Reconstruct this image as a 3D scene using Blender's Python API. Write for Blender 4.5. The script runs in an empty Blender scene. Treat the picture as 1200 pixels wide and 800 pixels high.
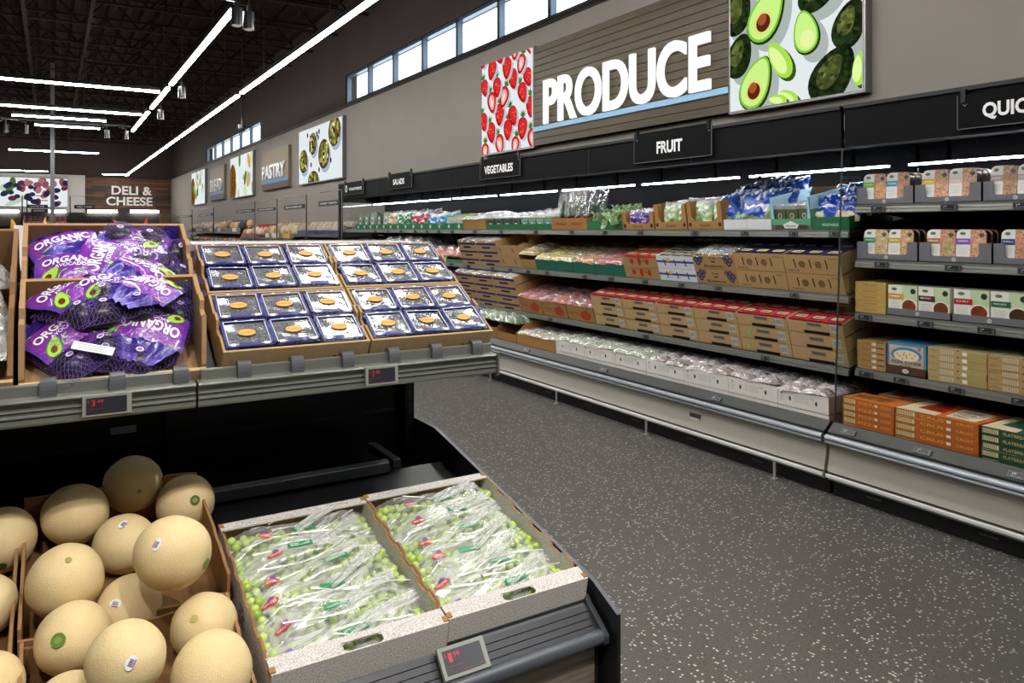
import bpy, math, random
from mathutils import Vector, Matrix, noise
R = math.radians
PI = math.pi
sc = bpy.context.scene
COL = sc.collection

# ------------------------------------------------------------------ camera, world, exposure
YAW = 31.42
FPX = 884.0
cam_d = bpy.data.cameras.new('camera')
cam_d.sensor_width = 36.0
cam_d.lens = FPX / 1200 * 36
cam_d.shift_y = -0.11
cam_d.clip_end = 200
cam = bpy.data.objects.new('camera', cam_d)
cam.location = (0, 0, 1.6)
cam.rotation_euler = (R(90), 0, R(-YAW))
COL.objects.link(cam)
sc.camera = cam
world = bpy.data.worlds.new('sky')
sc.world = world
world.use_nodes = True
wn = world.node_tree.nodes
wn['Background'].inputs[0].default_value = (0.78, 0.88, 1.0, 1)
wn['Background'].inputs[1].default_value = 5.0
sc.view_settings.view_transform = 'Standard'
sc.view_settings.look = 'None'
sc.view_settings.exposure = 0.0
sc.view_settings.gamma = 1
sc.view_settings.use_curve_mapping = False
sc.cycles.max_bounces = 7
sc.cycles.diffuse_bounces = 3
sc.cycles.glossy_bounces = 3
sc.cycles.transparent_max_bounces = 12
sc.cycles.transmission_bounces = 3
sc.cycles.sample_clamp_indirect = 4.0
sc.cycles.caustics_reflective = False
sc.cycles.caustics_refractive = False
STRIP = 50.0      # brightness of the linear ceiling lamps
SPOT_W = 165.0    # watt of an added, unseen track head
SCREEN = 1.05     # brightness of the backlit pictures
CASE_LED = 52.0   # brightness of the tubes in the refrigerated cases

CY, SY = math.cos(R(YAW)), math.sin(R(YAW))
def ydist(px, X):
    "distance along the aisle at which the plane X is met in the direction of a photo column"
    u = (px - 600) / FPX
    return X * (CY - u * SY) / (SY + u * CY)
def span(pl, pr, X):
    a, b = ydist(pl, X), ydist(pr, X)
    return (a + b) / 2, a - b

# ------------------------------------------------------------------ colours and materials
def hexc(h):
    h = h.lstrip('#')
    v = [int(h[i:i + 2], 16) / 255 for i in (0, 2, 4)]
    return tuple((c / 12.92 if c <= .04045 else ((c + .055) / 1.055) ** 2.4) for c in v) + (1.0,)
def C(c):
    return hexc(c) if isinstance(c, str) else (tuple(c) + (1.0,) if len(c) == 3 else tuple(c))

class NT:
    def __init__(s, name):
        s.m = bpy.data.materials.new(name); s.m.use_nodes = True
        s.t = s.m.node_tree; s.n = s.t.nodes; s.l = s.t.links
        s.b = s.n['Principled BSDF']; s.out = s.n['Material Output']
    def add(s, typ, ins=None, **kw):
        nd = s.n.new(typ)
        for k, v in kw.items(): setattr(nd, k, v)
        for k, v in (ins or {}).items():
            if hasattr(v, 'links') or isinstance(v, bpy.types.NodeSocket): s.l.new(v, nd.inputs[k])
            else: nd.inputs[k].default_value = v
        return nd
    def set(s, **kw):
        for k, v in kw.items():
            k = k.replace('_', ' ')
            if isinstance(v, bpy.types.NodeSocket): s.l.new(v, s.b.inputs[k])
            else: s.b.inputs[k].default_value = v
    def attr(s):
        return s.add('ShaderNodeAttribute', attribute_name='Col').outputs['Color']
    def co(s, scale=(1, 1, 1), which='Object'):
        tc = s.add('ShaderNodeTexCoord')
        mp = s.add('ShaderNodeMapping', {'Scale': scale, 'Vector': tc.outputs[which]})
        return mp.outputs[0]
    def noise(s, scale, vec=None, detail=3, rough=.5, dist=0):
        d = {'Scale': scale, 'Detail': detail, 'Roughness': rough, 'Distortion': dist}
        if vec is not None: d['Vector'] = vec
        return s.add('ShaderNodeTexNoise', d).outputs['Fac']
    def ramp(s, fac, stops, interp='LINEAR'):
        r = s.add('ShaderNodeValToRGB', {'Fac': fac}); cr = r.color_ramp; cr.interpolation = interp
        while len(cr.elements) < len(stops): cr.elements.new(.5)
        for e, (p, c) in zip(cr.elements, stops):
            e.position = p; e.color = C(c) if not isinstance(c, (int, float)) else (c, c, c, 1)
        return r.outputs['Color']
    def mul(s, a, b, fac=1.0, mode='MULTIPLY'):
        m = s.add('ShaderNodeMix', data_type='RGBA', blend_type=mode)
        m.inputs[0].default_value = fac if not isinstance(fac, bpy.types.NodeSocket) else 0
        if isinstance(fac, bpy.types.NodeSocket): s.l.new(fac, m.inputs[0])
        for i, v in ((6, a), (7, b)):
            if isinstance(v, bpy.types.NodeSocket): s.l.new(v, m.inputs[i])
            else: m.inputs[i].default_value = C(v)
        return m.outputs[2]
    def bump(s, h, strength=.3, dist=.01):
        return s.add('ShaderNodeBump', {'Height': h, 'Strength': strength, 'Distance': dist}).outputs[0]

MAT = {}
def attr_mat(name, rough=.5, metal=0, noise_amt=0, nscale=60, bump=0, bscale=40, coat=0, spec=.5, bdist=.004):
    t = NT(name); c = t.attr(); v = t.co()
    if noise_amt:
        f = t.noise(nscale, v, 4, .6)
        g = t.ramp(f, [(0.25, 1 - noise_amt), (.75, 1.0)])
        c = t.mul(c, g)
    t.set(Base_Color=c, Roughness=rough, Metallic=metal)
    t.b.inputs['Specular IOR Level'].default_value = spec
    if coat: t.b.inputs['Coat Weight'].default_value = coat
    if bump: t.set(Normal=t.bump(t.noise(bscale, v, 3), bump, bdist))
    MAT[name] = t.m; return t
attr_mat('matte', .6, noise_amt=.06, nscale=25)
attr_mat('board', .88, noise_amt=.16, nscale=45, bump=.15, bscale=120, spec=.2)
attr_mat('black_matte', .75, spec=.12)
attr_mat('gloss', .28, noise_amt=.04, nscale=20)
attr_mat('metal', .36, metal=.55, noise_amt=.05, nscale=8)
attr_mat('foil', .24, bump=.7, bscale=55, coat=.35, bdist=.006)
attr_mat('black_panel', .34, noise_amt=.12, nscale=3, spec=.35)
t = attr_mat('mottle', .45)
v = t.co(); vo = t.add('ShaderNodeTexVoronoi', {'Vector': v, 'Scale': 75.0})
g = t.ramp(vo.outputs['Color'], [(0, .25), (.5, .8), (1, 1.5)])
t.set(Base_Color=t.mul(t.attr(), g), Normal=t.bump(vo.outputs['Distance'], .7, .01))
t = attr_mat('photo_print', .35)
v = t.co(); vo = t.add('ShaderNodeTexVoronoi', {'Vector': v, 'Scale': 130.0})
g = t.ramp(vo.outputs['Color'], [(0, '#6a5040'), (.3, '#ffffff'), (.6, '#ffd8bc'), (.8, '#b0b888'), (1, '#fffaf0')])
t.set(Base_Color=t.mul(t.attr(), g))
# speckled grey white cardboard
t = attr_mat('speckled_board', .85, spec=.2)
v = t.co(); g = t.ramp(t.noise(320, v, 2, .6), [(.38, .5), (.56, 1.0)])
t.set(Base_Color=t.mul(t.attr(), g))
# printed backlit picture: gives off its own light
t = NT('backlit'); e = t.add('ShaderNodeEmission', {'Color': t.attr(), 'Strength': SCREEN}); t.l.new(e.outputs[0], t.out.inputs[0]); MAT['backlit'] = t.m
t = NT('backlit_skin'); vo = t.add('ShaderNodeTexVoronoi', {'Vector': t.co(), 'Scale': 26.0})
g = t.ramp(t.mul(vo.outputs['Color'], t.ramp(t.noise(9, t.co(), 4), [(.3, .5), (.7, 1.0)])), [(0, .12), (.45, .7), (1, 1.9)])
e = t.add('ShaderNodeEmission', {'Color': t.mul(t.attr(), g), 'Strength': SCREEN}); t.l.new(e.outputs[0], t.out.inputs[0]); MAT['backlit_skin'] = t.m
def emit(name, col, strength):
    t = NT(name); e = t.add('ShaderNodeEmission', {'Color': C(col), 'Strength': strength}); t.l.new(e.outputs[0], t.out.inputs[0]); MAT[name] = t.m
emit('strip_glow', '#fffdf9', STRIP)
emit('case_led', '#f4f8ff', CASE_LED)
emit('lens_glow', '#fff4e4', 12)
# clear film with crinkles
def film(name, base, crease, rough, tint, bscale=30, cscale=14, bst=.5, dif=.45, stretch=None, ang=0):
    t = NT(name); v = t.co()
    if stretch:
        v = t.add('ShaderNodeMapping', {'Vector': t.co(), 'Rotation': (0, 0, -ang)}).outputs[0]
        v = t.add('ShaderNodeMapping', {'Vector': v, 'Scale': stretch}).outputs[0]
    w = t.add('ShaderNodeTexNoise', {'Vector': v, 'Scale': cscale, 'Detail': 4.0, 'Distortion': 1.4}, noise_type='RIDGED_MULTIFRACTAL') if False else None
    n1 = t.noise(cscale, v, 5, .62, 1.3)
    cr = t.ramp(n1, [(.44, 0.0), (.495, 1.0), (.505, 1.0), (.56, 0.0)])
    lw = t.add('ShaderNodeLayerWeight', {'Blend': .35}).outputs['Facing']
    a = t.add('ShaderNodeMath', {0: cr, 1: crease}, operation='MULTIPLY').outputs[0]
    b = t.add('ShaderNodeMath', {0: lw, 1: .25}, operation='MULTIPLY').outputs[0]
    f = t.add('ShaderNodeMath', {0: a, 1: b}, operation='ADD').outputs[0]
    f = t.add('ShaderNodeMath', {0: f, 1: base}, operation='ADD', use_clamp=True).outputs[0]
    nb = t.bump(t.noise(bscale, v, 1.5, .5, .6), bst, .02)
    gl = t.add('ShaderNodeBsdfGlossy', {'Color': (1, 1, 1, 1), 'Roughness': rough, 'Normal': nb})
    df = t.add('ShaderNodeBsdfDiffuse', {'Color': C(tint)})
    mx = t.add('ShaderNodeMixShader', {0: dif}); t.l.new(gl.outputs[0], mx.inputs[1]); t.l.new(df.outputs[0], mx.inputs[2])
    tr = t.add('ShaderNodeBsdfTransparent', {'Color': (.97, .98, .97, 1)})
    m2 = t.add('ShaderNodeMixShader', {0: f}); t.l.new(tr.outputs[0], m2.inputs[1]); t.l.new(mx.outputs[0], m2.inputs[2])
    t.l.new(m2.outputs[0], t.out.inputs[0]); MAT[name] = t.m
film('clear_film', .07, .32, .16, '#ffffff', 20, 11, .5, .45)
film('streak_film', .10, .36, .2, '#ffffff', 9, 3.2, .45, .65, (1.0, 2.6, 1), .42)
film('fold_film', .38, .35, .25, '#ffffff', 12, 9, .4, .75)
film('haze_film', .16, .34, .22, '#ffffff', 22, 8, .5, .5)
film('tail_film', .16, .38, .22, '#ffffff', 9, 4, .4, .75, (1.0, 5, 1), .42)
film('lid_film', .27, .08, .22, '#eef2ff', 7, 8, .35, .1)
t = NT('clear_glass')
fr = t.add("ShaderNodeMath", {0: t.add("ShaderNodeLayerWeight", {"Blend": .5}).outputs["Facing"], 1: 4.0}, operation="POWER"); fr = t.add("ShaderNodeMath", {0: fr.outputs[0], 1: .5, 2: .03}, operation="MULTIPLY_ADD").outputs[0]
gl = t.add('ShaderNodeBsdfGlossy', {'Roughness': .02}); tr = t.add('ShaderNodeBsdfTransparent', {'Color': (.9, .93, .93, 1)})
mx = t.add('ShaderNodeMixShader', {0: fr}); t.l.new(tr.outputs[0], mx.inputs[1]); t.l.new(gl.outputs[0], mx.inputs[2]); t.l.new(mx.outputs[0], t.out.inputs[0]); MAT['clear_glass'] = t.m
# melon skin
t = NT('melon_skin'); v = t.co()
vo = t.add('ShaderNodeTexVoronoi', {'Vector': t.co((1, 1, 1)), 'Scale': 230.0}, feature='DISTANCE_TO_EDGE')
net = t.ramp(vo.outputs['Distance'], [(0.0, 1.0), (.22, 0.0)])
base = t.ramp(t.noise(9, v, 4, .6), [(.3, '#d6bc86'), (.7, '#e2cb99')])
t.set(Base_Color=t.mul(base, '#dfca9c', fac=t.add('ShaderNodeMath', {0: net, 1: .6}, operation='MULTIPLY').outputs[0], mode='MIX'), Roughness=.62, Normal=t.bump(net, .22, .003)); MAT['melon_skin'] = t.m
# avocado skin
t = NT('avocado_skin'); v = t.co(); vo = t.add('ShaderNodeTexVoronoi', {'Vector': v, 'Scale': 190.0})
t.set(Base_Color=t.ramp(vo.outputs['Distance'], [(0, '#34361e'), (.6, '#15160e')]), Roughness=.33, Normal=t.bump(vo.outputs['Distance'], -.8, .006)); MAT['avocado_skin'] = t.m
t = NT('net_cord'); t.set(Base_Color=C('#6c56a4'), Roughness=.4); MAT['net_cord'] = t.m
# grape
t = NT('grape_skin'); oi = t.add('ShaderNodeObjectInfo').outputs['Random']
t.set(Base_Color=t.ramp(oi, [(0, '#93b046'), (.5, '#abc65a'), (1, '#c0d276')]), Roughness=.22)
t.b.inputs['Subsurface Weight'].default_value = .35; t.b.inputs['Subsurface Radius'].default_value = (.5, .8, .2); t.b.inputs['Subsurface Scale'].default_value = .008; MAT['grape_skin'] = t.m
# floor: dark grey sheet with pale and black flecks
t = NT('floor_flecks'); v = t.co()
vo = t.add('ShaderNodeTexVoronoi', {'Vector': v, 'Scale': 62.0, 'Randomness': 1.0}, feature='F1')
v1 = t.ramp(vo.outputs['Distance'], [(.27, 1.0), (.34, 0.0)])
pick = t.add('ShaderNodeSeparateColor', {0: vo.outputs['Color']})
pk = t.add('ShaderNodeMath', {0: pick.outputs[0], 1: .66}, operation='GREATER_THAN').outputs[0]
wf = t.add('ShaderNodeMath', {0: v1, 1: pk}, operation='MULTIPLY').outputs[0]
vo2 = t.add('ShaderNodeTexVoronoi', {'Vector': t.co((1.3, 1.3, 1)), 'Scale': 95.0})
b1 = t.ramp(vo2.outputs['Distance'], [(.28, 1.0), (.36, 0.0)])
base = t.ramp(t.noise(240, v, 3, .7), [(.3, '#4c4b47'), (.7, '#6c6a65')])
base = t.mul(base, '#2b2b2b', fac=t.add('ShaderNodeMath', {0: b1, 1: .6}, operation='MULTIPLY').outputs[0], mode='MIX')
base = t.mul(base, '#cfccc4', fac=wf, mode='MIX')
t.set(Base_Color=base, Roughness=.38); MAT['floor_flecks'] = t.m
# walls
t = NT('beige_paint'); t.set(Base_Color=t.ramp(t.noise(1.2, t.co(), 3), [(.3, '#847d77'), (.7, '#8a827b')]), Roughness=.8); MAT['beige_paint'] = t.m
t = NT('brown_paint'); t.set(Base_Color=t.ramp(t.noise(1.0, t.co(), 3), [(.3, '#2e1f18'), (.7, '#35241c')]), Roughness=.75); MAT['brown_paint'] = t.m
t = NT('white_panel'); t.set(Base_Color=C('#b9b4ae'), Roughness=.6); MAT['white_panel'] = t.m
t = NT('deck_paint'); t.set(Base_Color=C('#2a1c16'), Roughness=.9); t.b.inputs['Specular IOR Level'].default_value = .1; MAT['deck_paint'] = t.m
def wood(name, cols, scale, sc_n=7, rough=.5):
    t = NT(name); v = t.co(scale)
    n = t.noise(sc_n, v, 6, .65, .6)
    t.set(Base_Color=t.ramp(n, cols), Roughness=rough, Normal=t.bump(n, .1, .004)); MAT[name] = t.m
wood('grey_wood', [(.3, '#564e45'), (.5, '#81766a'), (.7, '#9a8f80')], (.35, 1, 8), 6)
wood('slat_wood', [(.3, '#33280f'), (.55, '#473a1c'), (.75, '#524425')], (1, .25, 6), 3)
t = NT('plank_wall'); v = t.co((1, 1, 1))
br = t.add('ShaderNodeTexBrick', {'Vector': t.add('ShaderNodeMapping', {'Vector': t.co(), 'Rotation': (R(90), 0, 0)}).outputs[0], 'Scale': 1.0, 'Mortar Size': .006, 'Brick Width': 1.1, 'Row Height': .13, 'Color1': C('#6b3f20'), 'Color2': C('#2c170d'), 'Mortar': C('#150b07'), 'Bias': .1})
t.set(Base_Color=t.mul(br.outputs['Color'], t.ramp(t.noise(3, t.co((1, 1, 9)), 4), [(.3, .65), (.7, 1.2)])), Roughness=.6); MAT['plank_wall'] = t.m

# ------------------------------------------------------------------ mesh builder
TEXT = {}
def text_geo(s, bold=.012):
    key = (s, bold)
    if key in TEXT: return TEXT[key]
    cu = bpy.data.curves.new('t', 'FONT'); cu.body = s; cu.size = 1; cu.offset = bold; cu.resolution_u = 3 if len(s) > 9 or bold < .02 else 6
    o = bpy.data.objects.new('t', cu); COL.objects.link(o)
    dg = bpy.context.evaluated_depsgraph_get()
    me = bpy.data.meshes.new_from_object(o.evaluated_get(dg))
    vs = [(v.co.x, v.co.y) for v in me.vertices]; fs = [tuple(p.vertices) for p in me.polygons]
    bpy.data.objects.remove(o); bpy.data.curves.remove(cu); bpy.data.meshes.remove(me)
    x0 = min(v[0] for v in vs); x1 = max(v[0] for v in vs); y0 = min(v[1] for v in vs); y1 = max(v[1] for v in vs)
    vs = [((v[0] - x0) / (x1 - x0), (v[1] - y0) / (y1 - y0)) for v in vs]
    TEXT[key] = (vs, fs); return TEXT[key]

class MB:
    def __init__(s, mat='matte'):
        s.v = []; s.f = []; s.c = []; s.mi = []; s.mats = []; s.cur = mat; s.X = None; s.sm = []
    def mi_of(s, m):
        if m not in s.mats: s.mats.append(m)
        return s.mats.index(m)
    def add(s, vs, fs, col, mat=None, smooth=False):
        n = len(s.v); k = s.mi_of(mat or s.cur)
        s.v += [(s.X @ Vector(p)) if s.X is not None else Vector(p) for p in vs]
        for f in fs:
            s.f.append(tuple(n + i for i in f)); s.mi.append(k); s.sm.append(smooth)
        if isinstance(col, list): s.c += [C(c) for c in col]
        else:
            cc = C(col); s.c += [cc] * len(fs)
        return s
    def box(s, a, b, col, mat=None, skip='', cols=None):
        (x0, y0, z0), (x1, y1, z1) = a, b
        if x1 < x0: x0, x1 = x1, x0
        if y1 < y0: y0, y1 = y1, y0
        if z1 < z0: z0, z1 = z1, z0
        vs = [(x0, y0, z0), (x1, y0, z0), (x1, y1, z0), (x0, y1, z0), (x0, y0, z1), (x1, y0, z1), (x1, y1, z1), (x0, y1, z1)]
        fs = [(0, 3, 2, 1), (4, 5, 6, 7), (0, 1, 5, 4), (1, 2, 6, 5), (2, 3, 7, 6), (3, 0, 4, 7)]
        return s.add(vs, fs, col if cols is None else cols, mat)
    def cbox(s, c, sz, col, mat=None):
        return s.box([c[i] - sz[i] / 2 for i in range(3)], [c[i] + sz[i] / 2 for i in range(3)], col, mat)
    def poly(s, pts, col, mat=None):
        return s.add(pts, [tuple(range(len(pts)))], col, mat)
    def prism(s, prof, axis, a, b, col, mat=None, smooth=False, cap=True):
        "profile in the plane normal to the axis ('x': (y,z), 'y': (x,z), 'z': (x,y)) swept from a to b"
        def p(q, t): return {'x': (t, q[0], q[1]), 'y': (q[0], t, q[1]), 'z': (q[0], q[1], t)}[axis]
        n = len(prof); vs = [p(q, a) for q in prof] + [p(q, b) for q in prof]
        s.add(vs, [(i, (i + 1) % n, n + (i + 1) % n, n + i) for i in range(n)], col, mat, smooth)
        if cap: s.add([p(q, a) for q in prof], [tuple(range(n))[::-1]], col, mat); s.add([p(q, b) for q in prof], [tuple(range(n))], col, mat)
        return s
    def tube(s, pts, r, col, mat=None, n=8, cap=True):
        pts = [Vector(p) for p in pts]; rings = []
        for i, p in enumerate(pts):
            d = (pts[min(i + 1, len(pts) - 1)] - pts[max(i - 1, 0)]).normalized()
            a = d.cross(Vector((0, 0, 1)) if abs(d.z) < .95 else Vector((1, 0, 0))).normalized(); b = d.cross(a)
            rr = r[i] if isinstance(r, (list, tuple)) else r
            rings.append([p + (a * math.cos(2 * PI * k / n) + b * math.sin(2 * PI * k / n)) * rr for k in range(n)])
        vs = [q for g in rings for q in g]
        fs = [(i * n + k, i * n + (k + 1) % n, (i + 1) * n + (k + 1) % n, (i + 1) * n + k) for i in range(len(pts) - 1) for k in range(n)]
        s.add(vs, fs, col, mat, True)
        if cap: s.add(rings[0], [tuple(range(n))[::-1]], col, mat); s.add(rings[-1], [tuple(range(n))], col, mat)
        return s
    def ball(s, c, r, col, mat=None, nu=12, nv=8, fn=None):
        c = Vector(c); r = (r, r, r) if isinstance(r, (int, float)) else r
        vs = [];
        for j in range(nv + 1):
            for i in range(nu):
                th = PI * j / nv; ph = 2 * PI * i / nu
                d = Vector((math.sin(th) * math.cos(ph), math.sin(th) * math.sin(ph), math.cos(th)))
                k = fn(d) if fn else 1
                vs.append(c + Vector((d.x * r[0], d.y * r[1], d.z * r[2])) * k)
        fs = [(j * nu + i, (j + 1) * nu + i, (j + 1) * nu + (i + 1) % nu, j * nu + (i + 1) % nu) for j in range(nv) for i in range(nu)]
        return s.add(vs, fs, col, mat, True)
    def grid(s, nx, ny, fn, colfn, mat=None, smooth=True):
        vs = [fn(i / nx, j / ny) for j in range(ny + 1) for i in range(nx + 1)]
        fs = []; cs = []
        for j in range(ny):
            for i in range(nx):
                q = j * (nx + 1) + i; fs.append((q, q + 1, q + nx + 2, q + nx + 1))
                cs.append(colfn((i + .5) / nx, (j + .5) / ny) if callable(colfn) else colfn)
        return s.add(vs, fs, cs, mat, smooth)
    def art(s, pts2, col, O, U, V, N=None, off=.0006, mat=None, fn=None, faces=None):
        "flat print: 2D points on the frame O + x*U + y*V"
        O, U, V = Vector(O), Vector(U), Vector(V)
        N = (U.cross(V)).normalized() if N is None else Vector(N)
        if fn: vs = [fn(x, y, off) for x, y in pts2]
        else: vs = [O + U * x + V * y + N * off for x, y in pts2]
        return s.add(vs, faces or [tuple(range(len(pts2)))], col, mat)
    def text(s, txt, x, y, w, h, col, O, U, V, N=None, off=.001, mat=None, fn=None, bold=.012, rot=0):
        vs, fs = text_geo(txt, bold)
        c, sn = math.cos(rot), math.sin(rot)
        pts = [(x + (a - .5) * w * c - (b - .5) * h * sn, y + (a - .5) * w * sn + (b - .5) * h * c) for a, b in vs]
        return s.art(pts, col, O, U, V, N, off, mat, fn, fs)
    def mesh(s, name):
        me = bpy.data.meshes.new(name)
        me.from_pydata([tuple(v) for v in s.v], [], s.f)
        for m in s.mats: me.materials.append(MAT[m])
        me.polygons.foreach_set('material_index', s.mi)
        me.polygons.foreach_set('use_smooth', s.sm)
        at = me.color_attributes.new('Col', 'FLOAT_COLOR', 'CORNER')
        buf = []
        for p, c in zip(me.polygons, s.c): buf.extend(c * p.loop_total)
        at.data.foreach_set('color', buf)
        me.update(); return me
    def obj(s, name, parent=None, loc=None, rot=None, bevel=0):
        o = link(name, s.mesh(name), parent, loc, rot)
        if bevel: bev(o, bevel)
        return o

def bev(o, w, seg=2):
    m = o.modifiers.new('bevel', 'BEVEL'); m.width = w; m.segments = seg; m.limit_method = 'ANGLE'; m.angle_limit = R(40)
def link(name, me, parent=None, loc=None, rot=None):
    o = bpy.data.objects.new(name, me); COL.objects.link(o)
    if parent is not None: o.parent = parent
    if loc is not None: o.location = loc
    if rot is not None: o.rotation_euler = rot
    return o
def tag(o, label, cat, group=None, kind=None):
    if label: o['label'] = label
    if cat: o['category'] = cat
    if group: o['group'] = group
    if kind: o['kind'] = kind
    return o
def thing(name, label, cat, loc=(0, 0, 0), rot=(0, 0, 0), group=None):
    return tag(link(name, None, None, loc, rot), label, cat, group)
def dup(root, loc=None, rot=None, label=None, group=None, scale=None):
    r = root.copy(); COL.objects.link(r)
    if loc is not None: r.location = loc
    if rot is not None: r.rotation_euler = rot
    if scale is not None: r.scale = scale
    if label: r['label'] = label
    if group: r['group'] = group
    for ch in list(root.children):
        c = ch.copy(); COL.objects.link(c); c.parent = r
        for g in list(ch.children):
            d = g.copy(); COL.objects.link(d); d.parent = c
    return r
def struct(o):
    o['kind'] = 'structure'; return o
ORD = ['first', 'second', 'third', 'fourth', 'fifth', 'sixth', 'seventh', 'eighth', 'ninth', 'tenth', 'eleventh', 'twelfth', 'thirteenth', 'fourteenth', 'fifteenth', 'sixteenth', 'seventeenth', 'eighteenth', 'nineteenth', 'twentieth']
def nth(i, n, lo='leftmost', hi='rightmost'):
    if n == 1: return 'only'
    if i == 0: return lo
    if i == n - 1: return hi
    return ORD[i] + ' from the left'
def ellipse(cx, cy, a, b, rot=0, n=24, k=0.0):
    "egg outline; k>0 narrows the +x end"
    o = []
    for i in range(n):
        t = 2 * PI * i / n; x = a * math.cos(t); y = b * math.sin(t) * (1 - k * math.cos(t))
        o.append((cx + x * math.cos(rot) - y * math.sin(rot), cy + x * math.sin(rot) + y * math.cos(rot)))
    return o
# ------------------------------------------------------------------ the room
XW = 5.10      # inner face of the right wall
YB = 41.0      # back wall
struct(MB('floor_flecks').box((-9, -6, -.1), (XW + .3, YB + .3, 0), '#808080').obj('floor'))
WZ = 4.05
b = MB('beige_paint'); b.box((XW, -6, 0), (XW + .2, YB + .2, WZ), '#ffffff'); struct(b.obj('wall_right'))
# brown upper wall, set back a little, with the two clerestory openings
OPEN = [(4.6, 13.62), (19.6, 26.4)]
OPEN = [(ydist(712, XW), ydist(402, XW)), (ydist(303, XW), ydist(240, XW))]
WB, WT = 4.14, 4.74
b = MB('brown_paint'); xa, xb = XW + .05, XW + .3
ys = [-6] + [q for o_ in OPEN for q in o_] + [YB + .2]
b.box((xa, -6, WZ - .02), (xb, YB + .2, WB), '#fff'.ljust(7, 'f'))
b.box((xa, -6, WT), (xb, YB + .2, 6.6), '#ffffff')
for i in range(0, len(ys), 2): b.box((xa, ys[i], WB), (xb, ys[i + 1], WT), '#ffffff')
struct(b.obj('wall_right_upper'))
struct(MB('beige_paint').box((-9.2, -6, 0), (-9, YB + .2, 6.6), '#ffffff').obj('wall_left'))
struct(MB('beige_paint').box((-9.2, -6.2, 0), (XW + .3, -6, 6.6), '#ffffff').obj('wall_front'))
b = MB('brown_paint'); b.box((-9.2, YB, 0), (XW + .3, YB + .2, 6.6), '#ffffff'); struct(b.obj('wall_back'))
b = MB('black_panel'); b.box((XW - .05, -6, WZ), (XW + .055, YB, WZ + .05), '#2a211c'); struct(b.obj('trim_1'))
# clerestory windows: dark frame, mullions, panes
for k, (y0, y1) in enumerate(OPEN):
    n = 7 if k == 0 else 6
    b = MB('metal'); f = '#5b6470'
    for z in (WB, WT - .05): b.box((xa + .03, y0, z), (xa + .12, y1, z + .05), f)
    for i in range(n + 1):
        y = y0 + (y1 - y0) * i / n
        b.box((xa + .03, y - .035, WB), (xa + .12, y + .035, WT), f)
    w = struct(b.obj('window_%d' % (k + 1)))
    MB('clear_glass').box((xa + .07, y0, WB + .03), (xa + .075, y1, WT - .03), '#ffffff').obj('window_pane', w)
# ceiling: corrugated deck
b = MB('deck_paint'); prof = []
x = -9.0
while x < XW + .2: prof += [(x, 6.3), (x + .09, 6.3), (x + .13, 6.22), (x + .22, 6.22), (x + .26, 6.3)]; x += .32
vs = []; fs = []
for q in prof: vs += [(q[0], -6, q[1]), (q[0], YB + .2, q[1])]
for i in range(len(prof) - 1): fs.append((2 * i, 2 * i + 1, 2 * i + 3, 2 * i + 2))
b.add(vs, fs, '#ffffff'); b.box((-9.2, -6.2, 6.32), (XW + .3, YB + .2, 6.45), '#ffffff'); struct(b.obj('ceiling'))
# open web steel joists and girders
def joist(name, along, at, a, bb, zb, zt, r=.022):
    m = MB('deck_paint')
    def P(t, z): return (t, at, z) if along == 'x' else (at, t, z)
    for z in (zb, zt):
        if along == 'x': m.box((a, at - .04, z - .02), (bb, at + .04, z + .02), '#ffffff')
        else: m.box((at - .05, a, z - .03), (at + .05, bb, z + .03), '#ffffff')
    t = a; up = False; step = (zt - zb) * .9
    while t + step < bb:
        m.tube([P(t, zt if up else zb), P(t + step, zb if up else zt)], r, '#ffffff', n=4, cap=False); up = not up; t += step
    return struct(m.obj(name))
k = 3
y = -4.0
while y < YB - .5:
    joist('trim_%d' % k, 'x', y, -8.9, XW - .02, 5.62, 6.2); y += 1.75; k += 1
for x in (-5.6, -.42, .62):
    m = MB('deck_paint'); m.box((x - .03, -5.9, 5.50), (x + .03, YB - .1, 5.58), '#ffffff'); struct(m.obj('trim_%d' % k)); k += 1
# back wall finish: timber panel with letters, white board wall with backlit picture
b = MB('plank_wall'); b.box((1.36, YB - .09, 0), (XW, YB, 4.06), '#ffffff'); tm = struct(b.obj('wall_back_timber'))
b = MB('white_panel'); b.box((-9, YB - .12, 0), (1.36, YB, 4.1), '#ffffff'); b.box((-9, YB - .16, 4.04), (1.36, YB - .05, 4.12), '#ffffff'); struct(b.obj('wall_back_white'))

def letters(name, label, txts, O, U, V, depth, col, group=None, cat='sign letters', mat='gloss'):
    "solid letters: txts = (text, x, y, w, h)"
    m = MB(mat); N = Vector(U).cross(Vector(V)).normalized()
    for tx, x, y, w, h in txts:
        vs, fs = text_geo(tx, .022)
        P = [Vector(O) + Vector(U) * (x + a * w) + Vector(V) * (y + b_ * h) for a, b_ in vs]
        m.add([p + N * depth for p in P], fs, col)
        # side walls along outline edges
        cnt = {}
        for f in fs:
            for i in range(len(f)):
                e = (f[i], f[(i + 1) % len(f)]); cnt[e] = 1
        bd = [e for e in cnt if (e[1], e[0]) not in cnt]
        n = len(P)
        m.add(P + [p + N * depth for p in P], [(e[0], e[1], n + e[1], n + e[0]) for e in bd], col)
    return tag(m.obj(name), label, cat, group)
WX, WU, WV = 'x', (0, -1, 0), (0, 0, 1)      # lettering on things that face the aisle from the right wall
letters('sign_letters', 'big white DELI & CHEESE letters on the timber back wall', [('DELI &', .22, .52, 1.75, .42), ('CHEESE', 0, 0, 2.0, .42)], (2.25, YB - .09, 2.72), (1, 0, 0), (0, 0, 1), .05, '#e8e4de', mat='matte')

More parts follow.
